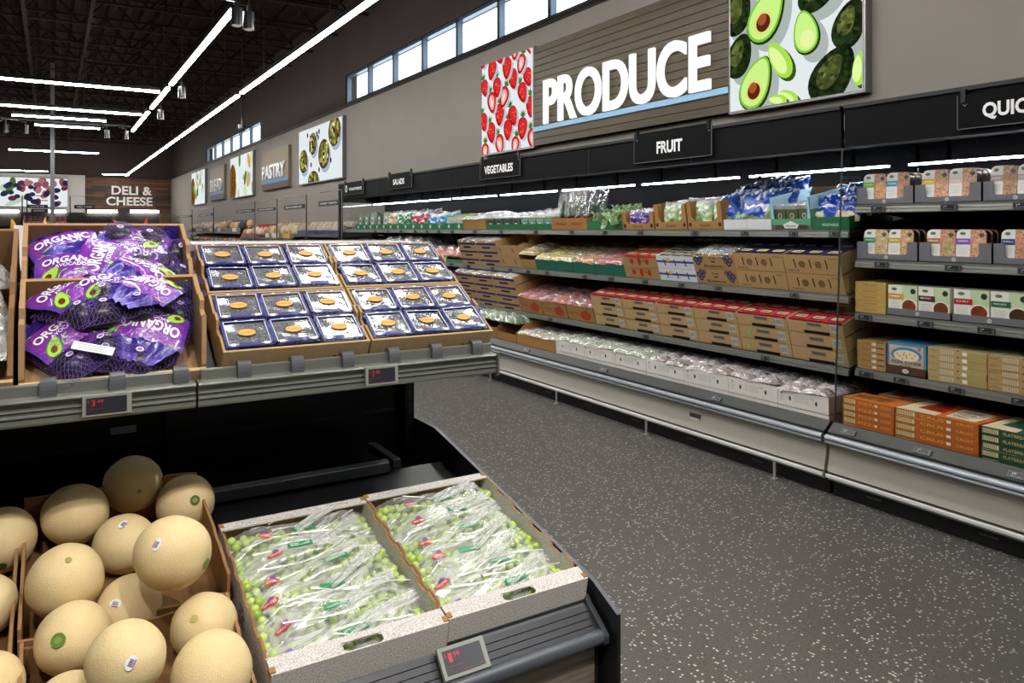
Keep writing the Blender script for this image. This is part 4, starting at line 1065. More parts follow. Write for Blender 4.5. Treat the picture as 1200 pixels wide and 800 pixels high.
# ------------------------------------------------------------------ refrigerated wall cases
XK, XD, XS, XF, XB = 3.99, 4.02, 4.22, 4.127, 4.93   # kick, deck front, shelf front, canopy front, inner back
YE, YD, YN = 12.3, 2.88, .2                            # far end, divider, near end
CG = '#888a84'
def case(y0, y1, label, shelves, mods, seams, dk=.34):
    root = thing('refrigerated_case', label, 'refrigerated case')
    m = MB('black_matte'); m.box((XB, y0, .3), (XB + .06, y1, 2.3), '#040406')
    n = int((y1 - y0) / .05)
    m.obj('back_panel', root)
    m = MB('black_panel'); m.box((XB + .06, y0, 0), (XW - .005, y1, 2.33), '#141518'); m.obj('rear_shell', root)
    # base: recessed kick, angled beige skirt, roller bumper, deck
    m = MB('matte'); m.box((XK + .03, y0, 0), (XK + .1, y1, .14), '#0c0c0d')
    yy = y0 + .5
    while yy < y1: m.box((XK + .028, yy, .05), (XK + .03, yy + .09, .06), '#4a4a4a'); yy += .62
    m.obj('kick_plate', root)
    m = MB('matte'); m.prism([(3.985, .325), (3.985, .262), (3.962, .15), (4.03, .14), (4.03, .325)], 'y', y0, y1, '#b6b1a5'); m.box((3.97, y0, .10), (4.03, y1, .14), '#8c887e')
    m.obj('skirt', root)
    m = MB('metal'); pr = []
    for k in range(13): a = R(-90 + k * 15); pr.append((3.957 - (.026 - (.006 if k in (5, 6) else 0)) * math.cos(a), .346 + .030 * math.sin(a)))
    m.prism(pr + [(3.99, .376), (3.99, .316)], 'y', y0, y1, '#9a9fa6', smooth=False); m.prism([(3.932, .3515), (3.9295, .348), (3.932, .3445)], 'y', y0, y1, '#3c4044'); m.obj('bumper', root)
    m = MB('metal'); m.prism([(3.957, .378), (3.957, .384), (3.966, .388), (3.968, .386), (3.985, .405), (3.988, .403), (4.004, .421), (4.007, .419), (4.022, .437), (4.04, .437), (4.05, .43), (4.05, .36), (3.97, .36)], 'y', y0, y1, '#343533'); m.obj('deck_rail', root)
    m = MB('metal'); m.box((3.940, y0, .118), (3.956, y1, .140), '#ecebe8', 'matte'); m.obj('kick_rail', root, bevel=.005)
    yy = y0 + .35
    m = MB('matte'); m.box((XD + .03, y0, .14), (XB, y1, dk - .01), '#17181a'); m.box((XD + .03, y0, dk - .01), (XB, y1, dk), '#2a2b2c'); m.obj('deck', root)
    # canopy with black fascia, underside grille and tube
    m = MB('matte'); m.box((XF, y0, 2.095), (XF + .03, y1, 2.345), '#101012', 'black_matte'); m.box((XF - .012, y0, 2.33), (XF + .2, y1, 2.352), '#1c1b1d')
    for s_ in seams: m.box((XF - .003, s_ - .004, 2.095), (XF, s_ + .004, 2.33), '#060606')
    m.obj('fascia', root)
    m = MB('black_matte'); m.box((XF + .03, y0, 2.16), (XB + .06, y1, 2.2), '#0a0a0b')
    m.box((XF + .03, y0, 2.095), (XF + .12, y1, 2.11), '#0c0c0e'); m.obj('canopy', root)
    m = MB('gloss'); x = XF + .14
    yy = y0 + .03
    while yy < min(y1, 7.5): m.box((x, yy, 2.150), (x + .012, yy + .012, 2.156), '#9a9aa0'); m.box((x + .03, yy, 2.150), (x + .042, yy + .012, 2.156), '#9a9aa0'); yy += .045
    m.obj('air_grille', root)
    for a, b_ in zip([y0] + seams, seams + [y1]):
        mh = MB('black_matte'); mh.box((4.69, a + .05, 2.018), (4.732, b_ - .05, 2.03), '#0c0c0e'); mh.box((4.705, a + .3, 2.03), (4.717, a + .32, 2.16), '#0c0c0e'); mh.box((4.705, b_ - .32, 2.03), (4.717, b_ - .3, 2.16), '#0c0c0e'); mh.obj('tube_holder', root)
        m = MB('case_led'); m.box((4.70, a + .06, 2.006), (4.722, b_ - .06, 2.018), '#ffffff'); m.obj('light_tube', root)
    # shelves with price rails and brackets
    for (z, dep) in shelves:
        tt = math.tan(dep); m = MB('metal'); m.prism([(XS + .012, z - .02), (XB, z - .02 + tt * (XB - XS)), (XB, z - .004 + tt * (XB - XS)), (XS + .012, z - .004)], 'y', y0 + .008, y1 - .008, '#3a3b3d')
        for s_ in seams + [y0 + .01, y1 - .01]: m.prism([(XS + .05, z - .02), (XB, z - .02 + tt * (XB - XS)), (XB, z - .10), (XB - .1, z - .085)], 'y', s_ - .002, s_ + .002, '#26272a')
        sh = m.obj('shelf', root)
        ends = [y0 + .008] + seams + [y1 - .008]
        for a, b_ in zip(ends, ends[1:]):
            m = MB('metal'); m.prism([(XS + .012, z), (XS + .004, z + .002), (XS + .0, z - .001), (XS + .003, z - .008), (XS - .004, z - .012), (XS - .006, z - .024), (XS - .002, z - .026), (XS - .006, z - .028), (XS - .008, z - .043), (XS + .0, z - .048), (XS + .012, z - .046)], 'y', a + .003, b_ - .003, CG); m.obj('price_rail', sh)
    for y in [y0 + .35 + k * 1.22 for k in range(int((y1 - y0) / 1.22) + 1)]:
        if y < y1 - .1:
            m = MB('metal'); m.tube([(XK - .042, y, .006), (XK - .042, y, .12)], .009, '#c9c9c6', n=10); m.tube([(XK - .042, y, 0), (XK - .042, y, .008)], .022, '#c9c9c6', n=14); m.obj('rail_post', root)
    return root
SH_P = [(1.590, R(8)), (1.183, R(17)), (.731, R(15))]
SH_M = [(1.743, 0), (1.410, 0), (1.088, 0), (.745, 0)]
TILT = {1.590: R(8), 1.183: R(17), .731: R(15)}
SEAM = [4.16, 5.43, 6.72, 8.03, 9.30, 10.6]
case(YD + .012, YE, 'long refrigerated produce case along the right wall', SH_P, 7, SEAM)
case(YN, YD - .012, 'refrigerated case of ready meals and pizzas at the right edge', SH_M, 2, [1.55], .398)
# glass partition with its black stand, between both cases
gp = thing('glass_divider', 'clear glass partition between produce case and ready meal case', 'glass partition')
m = MB('clear_glass'); m.prism([(XD + .03, .44), (XS - .10, 2.09), (XB, 2.15), (XB, .44)], 'y', YD - .003, YD + .003, '#ffffff'); m.obj('glass_pane', gp)
m = MB('matte'); m.prism([(XD + .028, .44), (XD + .034, .44), (XS - .094, 2.09), (XS - .10, 2.09)], 'y', YD - .004, YD + .004, '#2a2c2e'); m.obj('edge_strip', gp)
# far end: black head, glass below
ge = thing('case_end_panel', 'far end panel of produce case, black above clear glass', 'case end panel')
m = MB('matte'); m.box((XF - .01, YE + .001, 2.04), (XB + .06, YE + .04, 2.352), '#1b1b1d'); m.box((XK, YE + .001, 0), (XB + .06, YE + .04, .45), '#1b1b1d'); m.box((XF - .01, YE + .001, .45), (XF + .03, YE + .04, 2.04), '#111112'); m.obj('frame', ge)
m = MB('clear_glass'); m.box((XF + .03, YE + .015, .45), (XB + .06, YE + .021, 2.04), '#ffffff'); m.obj('glass_pane', ge)

m = MB('matte'); xl_, yl_ = 3.972, ydist(815, 3.98); m.box((xl_, yl_ - .05, .235), (xl_ + .012, yl_ + .05, .262), '#3c3a38'); m.box((xl_ - .001, yl_ - .045, .215), (xl_ + .012, yl_ + .045, .232), '#d8d8d4')
tag(m.obj('data_plate'), 'small printed data plate on the beige skirt of the case', 'label')
# hanging category signs on the fascia
def fascia_sign(pl, pr, yt, yb, txt, tx0, tx1, th, label, leaf=False):
    X = XF - .02; a, c_ = ydist(pl, X), ydist(pr, X); w = a - c_
    D = X * SY + (a + c_) / 2 * CY
    zt, zb = 1.6 + (268 - yt) / FPX * D, 1.6 + (268 - yb) / FPX * D; h = zt - zb
    r_ = thing('category_sign', label, 'sign', (X, a, zb), (0, 0, R(-90)), 'category signs on the black canopy')
    m = MB('black_matte'); m.box((0, -.004, 0), (w, .004, h), '#0b0b0c'); m.box((-.002, -.005, 0), (.002, .005, h), '#6a6a6c'); m.box((w - .002, -.005, 0), (w + .002, .005, h), '#6a6a6c'); m.box((0, -.005, -.002), (w, .005, .002), '#6a6a6c'); m.obj('sign_plate', r_)
    m = MB('matte'); U0 = a - ydist(tx0, X); U1 = a - ydist(tx1, X)
    m.text(txt, (U0 + U1) / 2, h * .44, U1 - U0, th * h, '#f4f4f4', (0, -.0045, 0), (1, 0, 0), (0, 0, 1), bold=.035); 
    if leaf: m.art(ellipse(w * .12, h * .5, h * .28, h * .3, .4, 16), '#e4e8e0', (0, -.0045, 0), (1, 0, 0), (0, 0, 1), (0, -1, 0)); m.art(ellipse(w * .12, h * .5, h * .16, h * .24, .8, 12), '#5c8a3c', (0, -.0048, 0), (1, 0, 0), (0, 0, 1), (0, -1, 0), off=.0012)
    m.obj('sign_text', r_)
    m = MB('gloss')
    for x in (.03, w - .03): m.box((x - .012, -.008, h - .04), (x + .012, .018, h + .03), '#08080a'); m.tube([(x, -.008, h - .05), (x + .012, -.01, h - .062), (x + .02, -.008, h - .05)], .002, '#8a8a8c', n=5)
    m.obj('hook', r_)
fascia_sign(1122.5, 1330, 98.5, 141.5, 'QUICK MEALS', 1152, 1300, .5, 'black QUICK MEALS category sign cut by the right edge')
fascia_sign(743.5, 834, 151, 187, 'FRUIT', 770, 800, .40, 'black FRUIT category sign below the PRODUCE board')
fascia_sign(563, 609.5, 184, 208, 'VEGETABLES', 568, 601.5, .40, 'black VEGETABLES category sign below the strawberry picture')
fascia_sign(455, 482.5, 202.5, 220.5, 'SALADS', 461, 474, .38, 'black SALADS category sign on the canopy')
fascia_sign(403.5, 426, 213, 227.5, 'ORGANIC PRODUCE', 409.5, 424, .22, 'small ORGANIC PRODUCE sign at the far end of canopy', True)

# ------------------------------------------------------------------ goods builders; local frame: x right, y into the shelf, z up
RZ = R(-90)
_cache = {}
def place(o, px_l, px_r, z, X=None, dx=0): pass
def shelf_loc(yc, z, X=None, in_=.016): return ((XS if X is None else X) + in_, yc, z + .003)
def carton(w, d, h, col, art=None, inn=None, front_h=None, mat='board', top=False):
    m = MB(mat); wallbox(m, w, d, h, .005, col, inn or col, mat=mat, front_h=front_h, notch=top)
    if art: art(m, w, h)
    return m
F0 = dict(O=(0, 0, 0), U=(1, 0, 0), V=(0, 0, 1), N=(0, -1, 0))
def rect(m, x0, z0, x1, z1, c, off=.001, mat=None): m.art([(x0, z0), (x1, z0), (x1, z1), (x0, z1)], c, off=off, mat=mat, **F0)
def art_slot(m, w, h, c='#241812'):      # brown tray with dark hand slot, grey stamp and barcode
    rect(m, -w * .2, h * .02, w * .26, h * .24, c); rect(m, -w * .13, h * .55, w * .13, h * .8, '#7d776c'); m.text('PRODUCE', 0, h * .68, w * .2, h * .12, '#4a4238', off=.0016, **F0)
    rect(m, w * .28, h * .25, w * .43, h * .85, '#c9c5bd')
    for k in range(6): rect(m, w * (.30 + k * .02), h * .4, w * (.307 + k * .02), h * .7, '#5c564e', .0016)
def art_blue(m, w, h):
    rect(m, -w * .48, h * .45, w * .48, h * .72, '#3b3a7a'); rect(m, -w * .22, h * .05, w * .18, h * .25, '#2a1e16')
def art_blueberry(m, w, h):
    for sx in (-1, 1):
        for (x, z, r_) in ((.36, .78, .055), (.42, .6, .06), (.32, .55, .05), (.38, .38, .055), (.27, .8, .045)):
            m.art(ellipse(sx * w * x, h * z, w * r_, w * r_, n=14), '#4a4258', off=.001, **F0); m.art(ellipse(sx * w * x, h * z, w * r_ * .5, w * r_ * .5, n=10), '#7a7288', off=.0015, **F0)
    m.text('Fresh', 0, h * .72, w * .16, h * .13, '#3a3034', off=.0018, **F0); m.text('Blueberries', 0, h * .22, w * .46, h * .16, '#2e2630', off=.0018, **F0); rect(m, -w * .05, h * .45, w * .05, h * .52, '#20161a')
def art_fruit(m, w, h):
    for x in (-.3, -.02, .26): m.art([(w * x, h * .3), (w * (x + .02), h * .3), (w * (x + .005), h * .78), (w * (x - .015), h * .78)], '#17120f', off=.001, **F0)
    for cx in (-.17, .12):
        for k in range(6): m.art(ellipse(w * (cx + .035 * math.cos(k * 1.05)), h * .5 + w * .035 * math.sin(k * 1.05), w * .026, w * .024, n=10), '#2c2824', off=.001, **F0)
        for k in range(6): m.art(ellipse(w * (cx + .035 * math.cos(k * 1.05)), h * .5 + w * .035 * math.sin(k * 1.05), w * .015, w * .014, n=8), '#a88a60', off=.0016, **F0)
    m.text('Fresh Fruits', -w * .33, h * .17, w * .2, h * .1, '#4a3c30', off=.001, **F0); m.text('Premium', w * .38, h * .85, w * .14, h * .08, '#4a3c30', off=.001, **F0)
def art_straw(m, w, h):
    for x, r_ in ((-.22, .06), (0, .08), (.22, .06)): m.art(ellipse(w * x, h * .5, w * r_, h * .25, -1.57, 14, .25), '#b5382a', off=.001, **F0)
    m.text('STRAWBERRIES', 0, h * .85, w * .6, h * .12, '#a03024', off=.0016, **F0); m.art(ellipse(w * .12, h * .6, w * .03, h * .1, n=8), '#4a7a30', off=.0014, **F0)
def art_whiteblue(m, w, h):
    rect(m, -w * .5, h * .45, w * .5, h * .62, '#3e4a9c')
    for x in (-.28, 0, .28): m.art([(w * x, h * .2), (w * (x + .03), h * .2), (w * (x + .01), h * .75), (w * (x - .02), h * .75)], '#17171c', off=.0016, **F0)
    m.art(ellipse(-w * .17, h * .68, w * .06, h * .14, n=16), '#e8c23a', off=.0018, **F0)
def art_white(m, w, h):
    for x in (-.25, .27): m.art(ellipse(w * x, h * .5, w * .022, h * .14, n=12), '#2a2626', off=.001, **F0)
    rect(m, -w * .15, h * .35, w * .12, h * .75, '#cdc5bf'); rect(m, -w * .14, h * .37, w * .11, h * .73, '#e0d9d4', .0014)
    m.text('Fruit', w * .19, h * .72, w * .07, h * .1, '#5a5250', off=.0014, **F0)
    m.art([(-w * .44, h * .7), (-w * .40, h * .7), (-w * .42, h * .85)], '#3a3634', off=.001, **F0)
    for k in range(4): rect(m, -w * .46, h * (.3 + k * .08), -w * .38, h * (.32 + k * .08), '#9a928c')
def art_apple(m, w, h):
    m.art(ellipse(w * .2, h * .42, w * .2, h * .3, 0, 18), '#b8452c', off=.001, **F0); m.art([(w * .17, h * .7), (w * .26, h * .86), (w * .3, h * .74)], '#4d7c3a', off=.0014, **F0)
    m.text('Apples', -w * .25, h * .5, w * .32, h * .2, '#a0482e', off=.0012, **F0)
def art_green(m, w, h): m.art(ellipse(w * .0, h * .5, w * .12, h * .3, .5, 12), '#d8ead8', off=.001, **F0)
def art_radish(m, w, h):
    for k in (-.22, .22): m.text('FRESH', w * k, h * .5, w * .3, h * .22, '#5a3c28', off=.001, **F0)
def mesh_of(key, fn):
    if key not in _cache: _cache[key] = fn().mesh(key.split('|')[0])
    return _cache[key]
def put(name, me, label, cat, loc, rot=(0, 0, RZ), group=None, scale=None):
    o = link(name, me, None, loc, rot)
    if scale: o.scale = scale
    return tag(o, label, cat, group)
def rel(base, yaw, x, y, z, t=None):
    "point at local (x,y,z) of a case-side object standing at base (local x = -Y, local y = +X), on a shelf tilted by t"
    t = (base[3] if len(base) > 3 else 0) if t is None else t
    return (base[0] + y * math.cos(t) - z * math.sin(t), base[1] - x, base[2] + y * math.sin(t) + z * math.cos(t))
# punnets and packs ---------------------------------------------------------
def m_punnet(c1, lab, txt, w=.115, d=.10, h=.04):
    def f():
        m = MB('mottle'); m.prism([(-w / 2 + .005, 0), (w / 2 - .005, 0), (w / 2, h), (-w / 2, h)], 'y', .002, d - .002, c1)
        m.cur = 'gloss'; fr = dict(O=(0, 0, h), U=(1, 0, 0), V=(0, 1, 0))
        for a in ((-w / 2, 0, w / 2, .010), (-w / 2, d - .010, w / 2, d), (-w / 2, 0, -w / 2 + .008, d), (w / 2 - .008, 0, w / 2, d)): m.art([(a[0], a[1]), (a[2], a[1]), (a[2], a[3]), (a[0], a[3])], lab, off=.0015, **fr)
        m.art([(-w * .3, d * .3), (w * .3, d * .3), (w * .3, d * .68), (-w * .3, d * .68)], '#d9cc9c', off=.003, **fr); m.art([(-w * .22, d * .42), (w * .22, d * .42), (w * .22, d * .52), (-w * .22, d * .52)], '#7c6a3a', off=.0036, **fr)
        return m
    return f
def m_lump(c1, mat='mottle', w=.1, d=.1, h=.05, seed=0, film=None):
    def f():
        m = MB(mat); film_bag(m, w, d, h, seed, mat, c1, n=9)
        return m
    return f
def lumps(kind, cols, nx, ny, base, w, d, z, label, cat, group, film='clear_film', seed=0, hh=.05, name='produce_bag', top_only=True, jit=.01, with_film=True):
    "countable soft packs lying in a carton: coloured contents and film"
    rnd = random.Random(seed)
    for j in range(ny):
        for i in range(nx):
            pw, pd = w / nx, d / ny
            x = -w / 2 + pw * (i + .5) + rnd.uniform(-jit, jit) * .5; y = pd * (j + .5) + rnd.uniform(-jit, jit) * .5
            c_ = cols[rnd.randrange(len(cols))]
            key = '%s_contents|%s%s%d' % (kind, c_, str((round(pw, 2), round(pd, 2), hh)), rnd.randrange(2))
            me = mesh_of(key, m_lump(c_, 'mottle', pw * 1.02, pd * 1.05, hh, hash(key) % 50 if False else len(key) + rnd.randrange(2)))
            lb = '%s, %s row, %s' % (label, ['front', 'second', 'third', 'fourth', 'fifth'][j], ['left', 'middle', 'right'][i] if nx == 3 else nth(i, nx, 'left', 'right') if nx > 1 else 'whole width')
            o = put(name, me, lb, cat, rel(base, 0, x, y, z + rnd.uniform(-.004, .006)), (base[3] + rnd.uniform(-.1, .1), rnd.uniform(-.1, .1), RZ + rnd.uniform(-.15, .15)), group)
            if with_film:
                kf = 'film|%s%s' % (film, str((round(pw, 2), round(pd, 2), hh)))
                mf = mesh_of(kf, m_lump('#ffffff', film, pw * 1.08, pd * 1.1, hh * 1.25, 3))
                link('plastic_film', mf, o, (0, 0, .002))

# --- generic stack of cartons on a shelf
def stack(px_l, px_r, z, n, h, d, col, art, label, inn=None, X=None, front_h=None, mat='board', group=None, gap=.004, name='cardboard_tray', tiltx=0, cat='box', top_gap=0):
    X = XS if X is None else X
    yc, w = span(px_l, px_r, X + .016); w -= gap
    fh = front_h; tl = TILT.get(z, 0) + tiltx; org = (X + .016, yc, z + .003, tl)
    out = []
    for k in range(n):
        topm = k == n - 1
        key = '%s|%s%.3f%.3f%.3f%s%s' % (name, label[:12], w, h, d, col, 't' if topm else 'b')
        me = mesh_of(key, lambda: carton(w, d, h - .002, col, art, inn, (fh if topm else None), mat, topm and name == 'cardboard_tray' and mat == 'board'))
        base = rel(org, 0, 0, 0, k * h) + (tl,)
        lv = '' if n == 1 else (', topmost' if topm else (', lowest' if k == 0 else ', %s from bottom' % ORD[k]))
        o = put(name, me, label + lv, cat, base[:3], (tl, 0, RZ), group)
        out.append((base, w))
    return out[-1][0], out[-1][1], out[-1][0][2] + h

# ================= shelf three: red berry stacks, apples, blue striped trays
Z1, Z2, Z3, Z0 = 1.590, 1.183, .731, .437
g = 'stacked brown berry trays on the third shelf'
for i, (a, b_) in enumerate(((699, 736), (736, 776), (776, 820), (820, 870.5), (870.5, 930), (930, 996))):
    w_ = 'brown berry tray, %s stack on the third shelf' % ['leftmost', 'second', 'third', 'fourth', 'fifth', 'rightmost'][i]
    base, w, zt = stack(a, b_, Z3, 3, .098, .615, '#c4a576', art_slot, w_, group=g, front_h=.078)
    me = mesh_of('raspberry_punnet|%.2f' % w, m_punnet('#a8202a', '#d8404c', 'x', (w - .016) / 3, .118, .04))
    for j in range(5):
        for q in range(3):
            put('raspberry_punnet', me, 'red berry punnet atop the %s berry stack, %s row, %s' % (['leftmost', 'second', 'third', 'fourth', 'fifth', 'rightmost'][i], ['front', 'second', 'third', 'fourth', 'back'][j], ['left', 'middle', 'right'][q]), 'berry punnet', rel(base, 0, (q - 1) * (w - .014) / 3, .008 + j * .120,   .050), (base[3], 0, RZ), group='red berry punnets on the third shelf')
    if i == 4:
        for k in range(3):
            m = MB('matte'); m.art(ellipse(0, 0, .011, .012, n=12), '#3ce05a', off=.0, **F0); put('round_sticker', m.mesh('round_sticker'), 'bright green round sticker on the %s tray of the fifth berry stack' % ['lowest', 'middle', 'top'][k], 'sticker', (base[0] - .0025, base[1] + w * .27, Z3 + .05 + k * .098))
for i, (a, b_) in enumerate(((610, 637), (637.5, 666), (667, 698))):
    base, w, zt = stack(a, b_, Z3, 1, .155, .60, '#a9814e', art_apple, 'brown apple carton, %s of three on the third shelf' % ['left', 'middle', 'right'][i], name='apple_carton', group='apple cartons', tiltx=0)
    lumps('apple', ['#a8242a', '#c43a38', '#7a1c24', '#d8504a'], 2, 5, base, w - .02, .55, .15, 'red apple bag, %s carton' % ['left', 'middle', 'right'][i], 'fruit bag', 'red apple bags', seed=i, hh=.055, name='apple_bag')
g = 'blue striped mushroom trays'
for lev, (zz, n, cols_) in enumerate(((Z3, 4, ((541, 562), (562, 585), (585, 611))), (Z2, 3, ((543, 564), (564, 588))))):
    for i, (a, b_) in enumerate(cols_):
        side = ['left', 'middle', 'right'][i] if lev == 0 else ['left', 'right'][i]
        base, w, zt = stack(a, b_, zz, n, .098 if lev else .093, .60, '#c09a6a', art_blue, 'blue striped tray, %s stack on the %s shelf' % (side, ['third', 'second'][lev]), group=g)
        lumps('mushroom', ['#e0d8d0', '#8a7a8a', '#4a4058'] if lev == 0 else ['#b89a8a', '#d8c8b8', '#7a4a4a'], 2, 5, base, w - .02, .56, .078, 'pale pack, %s striped stack, %s shelf' % (side, ['third', 'second'][lev]), 'produce pack', 'packs in blue striped trays', seed=i + 5 * lev, hh=.03, name='mushroom_pack')
# ================= shelf two
def open_goods(a, b_, z, h, col, art, label, cols, kind, nx, ny, X=None, n=1, front_h=None, mat='board', hh=.05, d=.46, cat='produce pack', name='produce_pack', inn=None, seed=1, zoff=None, film=True):
    if z == Z2 and d == .46: d = .58
    base, w, zt = stack(a, b_, z, n, h, d, col, art, label, X=X, front_h=front_h, mat=mat, inn=inn)
    lumps(kind, cols, nx, ny, base, w - .016, d - .03, (h if zoff is None else zoff) - .01, kind + ' pack in its tray', cat, kind + ' packs', seed=seed, hh=hh, name=name, with_film=film)
    return base, w
stack(586, 612, Z2, 2, .125, .40, '#bd9a6c', lambda m, w, h: [m.art([(w * x, h * .3), (w * (x + .03), h * .3), (w * x, h * .75), (w * (x - .03), h * .75)], '#20150f', off=.001, **F0) for x in (-.28, .28)], 'plain brown carton with two slits on the second shelf')
open_goods(612, 629.5, Z2, .16, '#b08a58', None, 'brown carton with yellow peppers, second shelf', ['#c9a93a', '#d8c9a8', '#b8403a'], 'pepper', 1, 4, front_h=.10)
for i, (a, b_, cc, nm) in enumerate(((629.5, 651.5, ['#e8c64a', '#f0d870'], 'yellow corn'), (651.5, 673.5, ['#e8c64a', '#e8d890'], 'yellow squash'), (673.5, 699, ['#e08a3c', '#f0b070'], 'orange peppers'), (699, 734, ['#c83c34', '#d85a50'], 'red tomatoes'))):
    open_goods(a, b_, Z2, .115, '#1f6b58', None, 'dark green tray of %s on the second shelf' % nm, cc, nm, 2, 4, mat='matte', inn='#2a6a58', seed=i, hh=.05)
base, w, zt = stack(734, 774.5, Z2, 2, .098, .46, '#b18f62', art_straw, 'brown strawberry tray of the two-high stack, second shelf', front_h=.082)
me = mesh_of('strawberry_punnet', m_punnet('#b02420', '#d04a44', 'x', (w - .016) / 3, .125, .045))
for j in range(3):
    for q in range(3): put('strawberry_punnet', me, 'strawberry punnet on the second shelf, %s row, %s' % (['front', 'middle', 'back'][j], ['left', 'middle', 'right'][q]), 'berry punnet', rel(base, 0, (q - 1) * (w - .014) / 3, .008 + j * .13,   .046), (base[3], 0, RZ), group='strawberry punnets')
base, w, zt = stack(774.5, 818, Z2, 2, .105, .46, '#e4e4ec', art_whiteblue, 'white tray with blue stripe of the two-high stack', mat='matte')
me = mesh_of('blackberry_punnet', m_punnet('#1c1c26', '#c8c8d0', 'x', (w - .016) / 3, .125, .045))
for j in range(3):
    for q in range(3): put('blackberry_punnet', me, 'blackberry punnet in the white tray, %s row, %s' % (['front', 'middle', 'back'][j], ['left', 'middle', 'right'][q]), 'berry punnet', rel(base, 0, (q - 1) * (w - .014) / 3, .008 + j * .13,   .052), (base[3], 0, RZ), group='blackberry punnets')
base, w, zt = stack(818, 866, Z2, 2, .120, .44, '#b8935f', art_blueberry, 'brown carton printed Fresh Blueberries, second shelf', front_h=.118)
lumps('clear pack', ['#8a8a9a', '#c8c8d0'], 3, 3, base, w - .02, .40, .10, 'clear pack in Fresh Blueberries carton', 'berry punnet', 'berry packs', seed=3, hh=.03, name='berry_pack')
for i, (a, b_) in enumerate(((866, 925), (925, 992))):
    side = ['left', 'right'][i]
    base, w, zt = stack(a, b_, Z2, 2, .128, .46, '#c09c6a', art_fruit, 'brown carton with dark slots, %s stack near the divider' % side)
    me = mesh_of('blueberry_punnet|%.2f' % w, m_punnet('#161a34', '#262a6c', 'x', (w - .016) / 3, .125, .045))
    for j in range(3):
        for q in range(3): put('blueberry_punnet', me, 'blue framed punnet in the %s slotted carton, %s row, %s' % (side, ['front', 'middle', 'back'][j], ['left', 'middle', 'right'][q]), 'berry punnet', rel(base, 0, (q - 1) * (w - .014) / 3, .008 + j * .13,   .080), (base[3], 0, RZ), group='blue framed berry punnets')
open_goods(498, 543, Z2 - .015, .055, '#237a4a', art_green, 'green tray of red pepper bags on the second shelf', ['#e04a38', '#e8604a', '#d83a30'], 'red pepper bag', 4, 3, mat='matte', hh=.15, seed=8, zoff=.10)
open_goods(452, 497, Z2, .05, '#237a4a', None, 'green tray of pale salad bags, second shelf', ['#b8a8c8', '#8ab0a0', '#dcdce4', '#3a8a6a'], 'pale salad bag', 4, 3, mat='matte', hh=.2, seed=9, zoff=.12)
open_goods(405, 451, Z2, .05, '#237a4a', None, 'far green tray of orange bags, second shelf', ['#2a7a4a', '#c8603a', '#b8a070'], 'orange vegetable bag', 4, 3, mat='matte', hh=.12, seed=10, zoff=.08)
open_goods(500, 540, Z3, .06, '#2a2a6a', None, 'dark tray of blue netted onions, third shelf', ['#2a34a8', '#3a3ab8', '#5a5ac8'], 'blue netted bag', 3, 3, mat='matte', hh=.22, seed=11, zoff=.12)
open_goods(430, 499, Z3, .10, '#237a4a', None, 'far tray of greens on the third shelf', ['#2f6a3a', '#4a7a3a'], 'green vegetable', 4, 2, hh=.12, seed=12)
# ================= deck: white grape cartons and brown cartons
XDk = XD + .045; TILT[.34] = R(2)
Z0 = .34
for i, (a, b_) in enumerate(((652, 684), (684, 718.5), (718.5, 758), (758, 802.5), (802.5, 854.5), (854.5, 912), (912, 972))):
    nm = ['leftmost', 'second from left', 'third from left', 'fourth from left', 'fifth from left', 'sixth from left', 'rightmost'][i]
    base, w, zt = stack(a, b_, Z0, 2, .112, .50, '#ece5e0', art_white, 'white carton in the %s pair on the bottom deck' % nm, X=XDk - .016, mat='matte', inn='#b9a28a', name='white_carton', group='white fruit cartons on the bottom deck')
    cc = ['#b8c8a0', '#dce4d0', '#9ab080'] if i < 3 else ['#7a4a50', '#9a6a70', '#c8a8a8', '#6a3a44']
    lumps('bottom grapes %d' % (i < 3), cc, 2, 4, base, w - .016,   .47, .108, 'bag in the %s white carton' % nm.replace(' from left', ''), 'fruit bag', 'fruit bags on the bottom deck', seed=i + 20, hh=.045, name='fruit_bag', film='haze_film')
open_goods(606, 651.5, Z0, .20, '#b0824c', None, 'low brown carton left of the white cartons', ['#e8e0d0', '#d8d0b8'], 'white mushroom bag', 3, 3, X=XDk - .016, hh=.05)
open_goods(583, 605.5, Z0, .29, '#a87c48', None, 'tall brown carton with cabbages, bottom deck', ['#8ab08a', '#7aa070'], 'green cabbage', 2, 3, X=XDk - .016, hh=.10, front_h=.17)
open_goods(560, 582.5, Z0, .29, '#a87c48', None, 'far brown carton on the bottom deck', ['#8ab08a', '#c8d8b8'], 'pale cabbage', 2, 3, X=XDk - .016, hh=.10, front_h=.20)
open_goods(500, 559, Z0, .27, '#a87c48', None, 'hidden brown carton behind the display end', ['#4a4ab8', '#5a8a5a'], 'blue produce bag', 3, 3, X=XDk - .016, hh=.12)
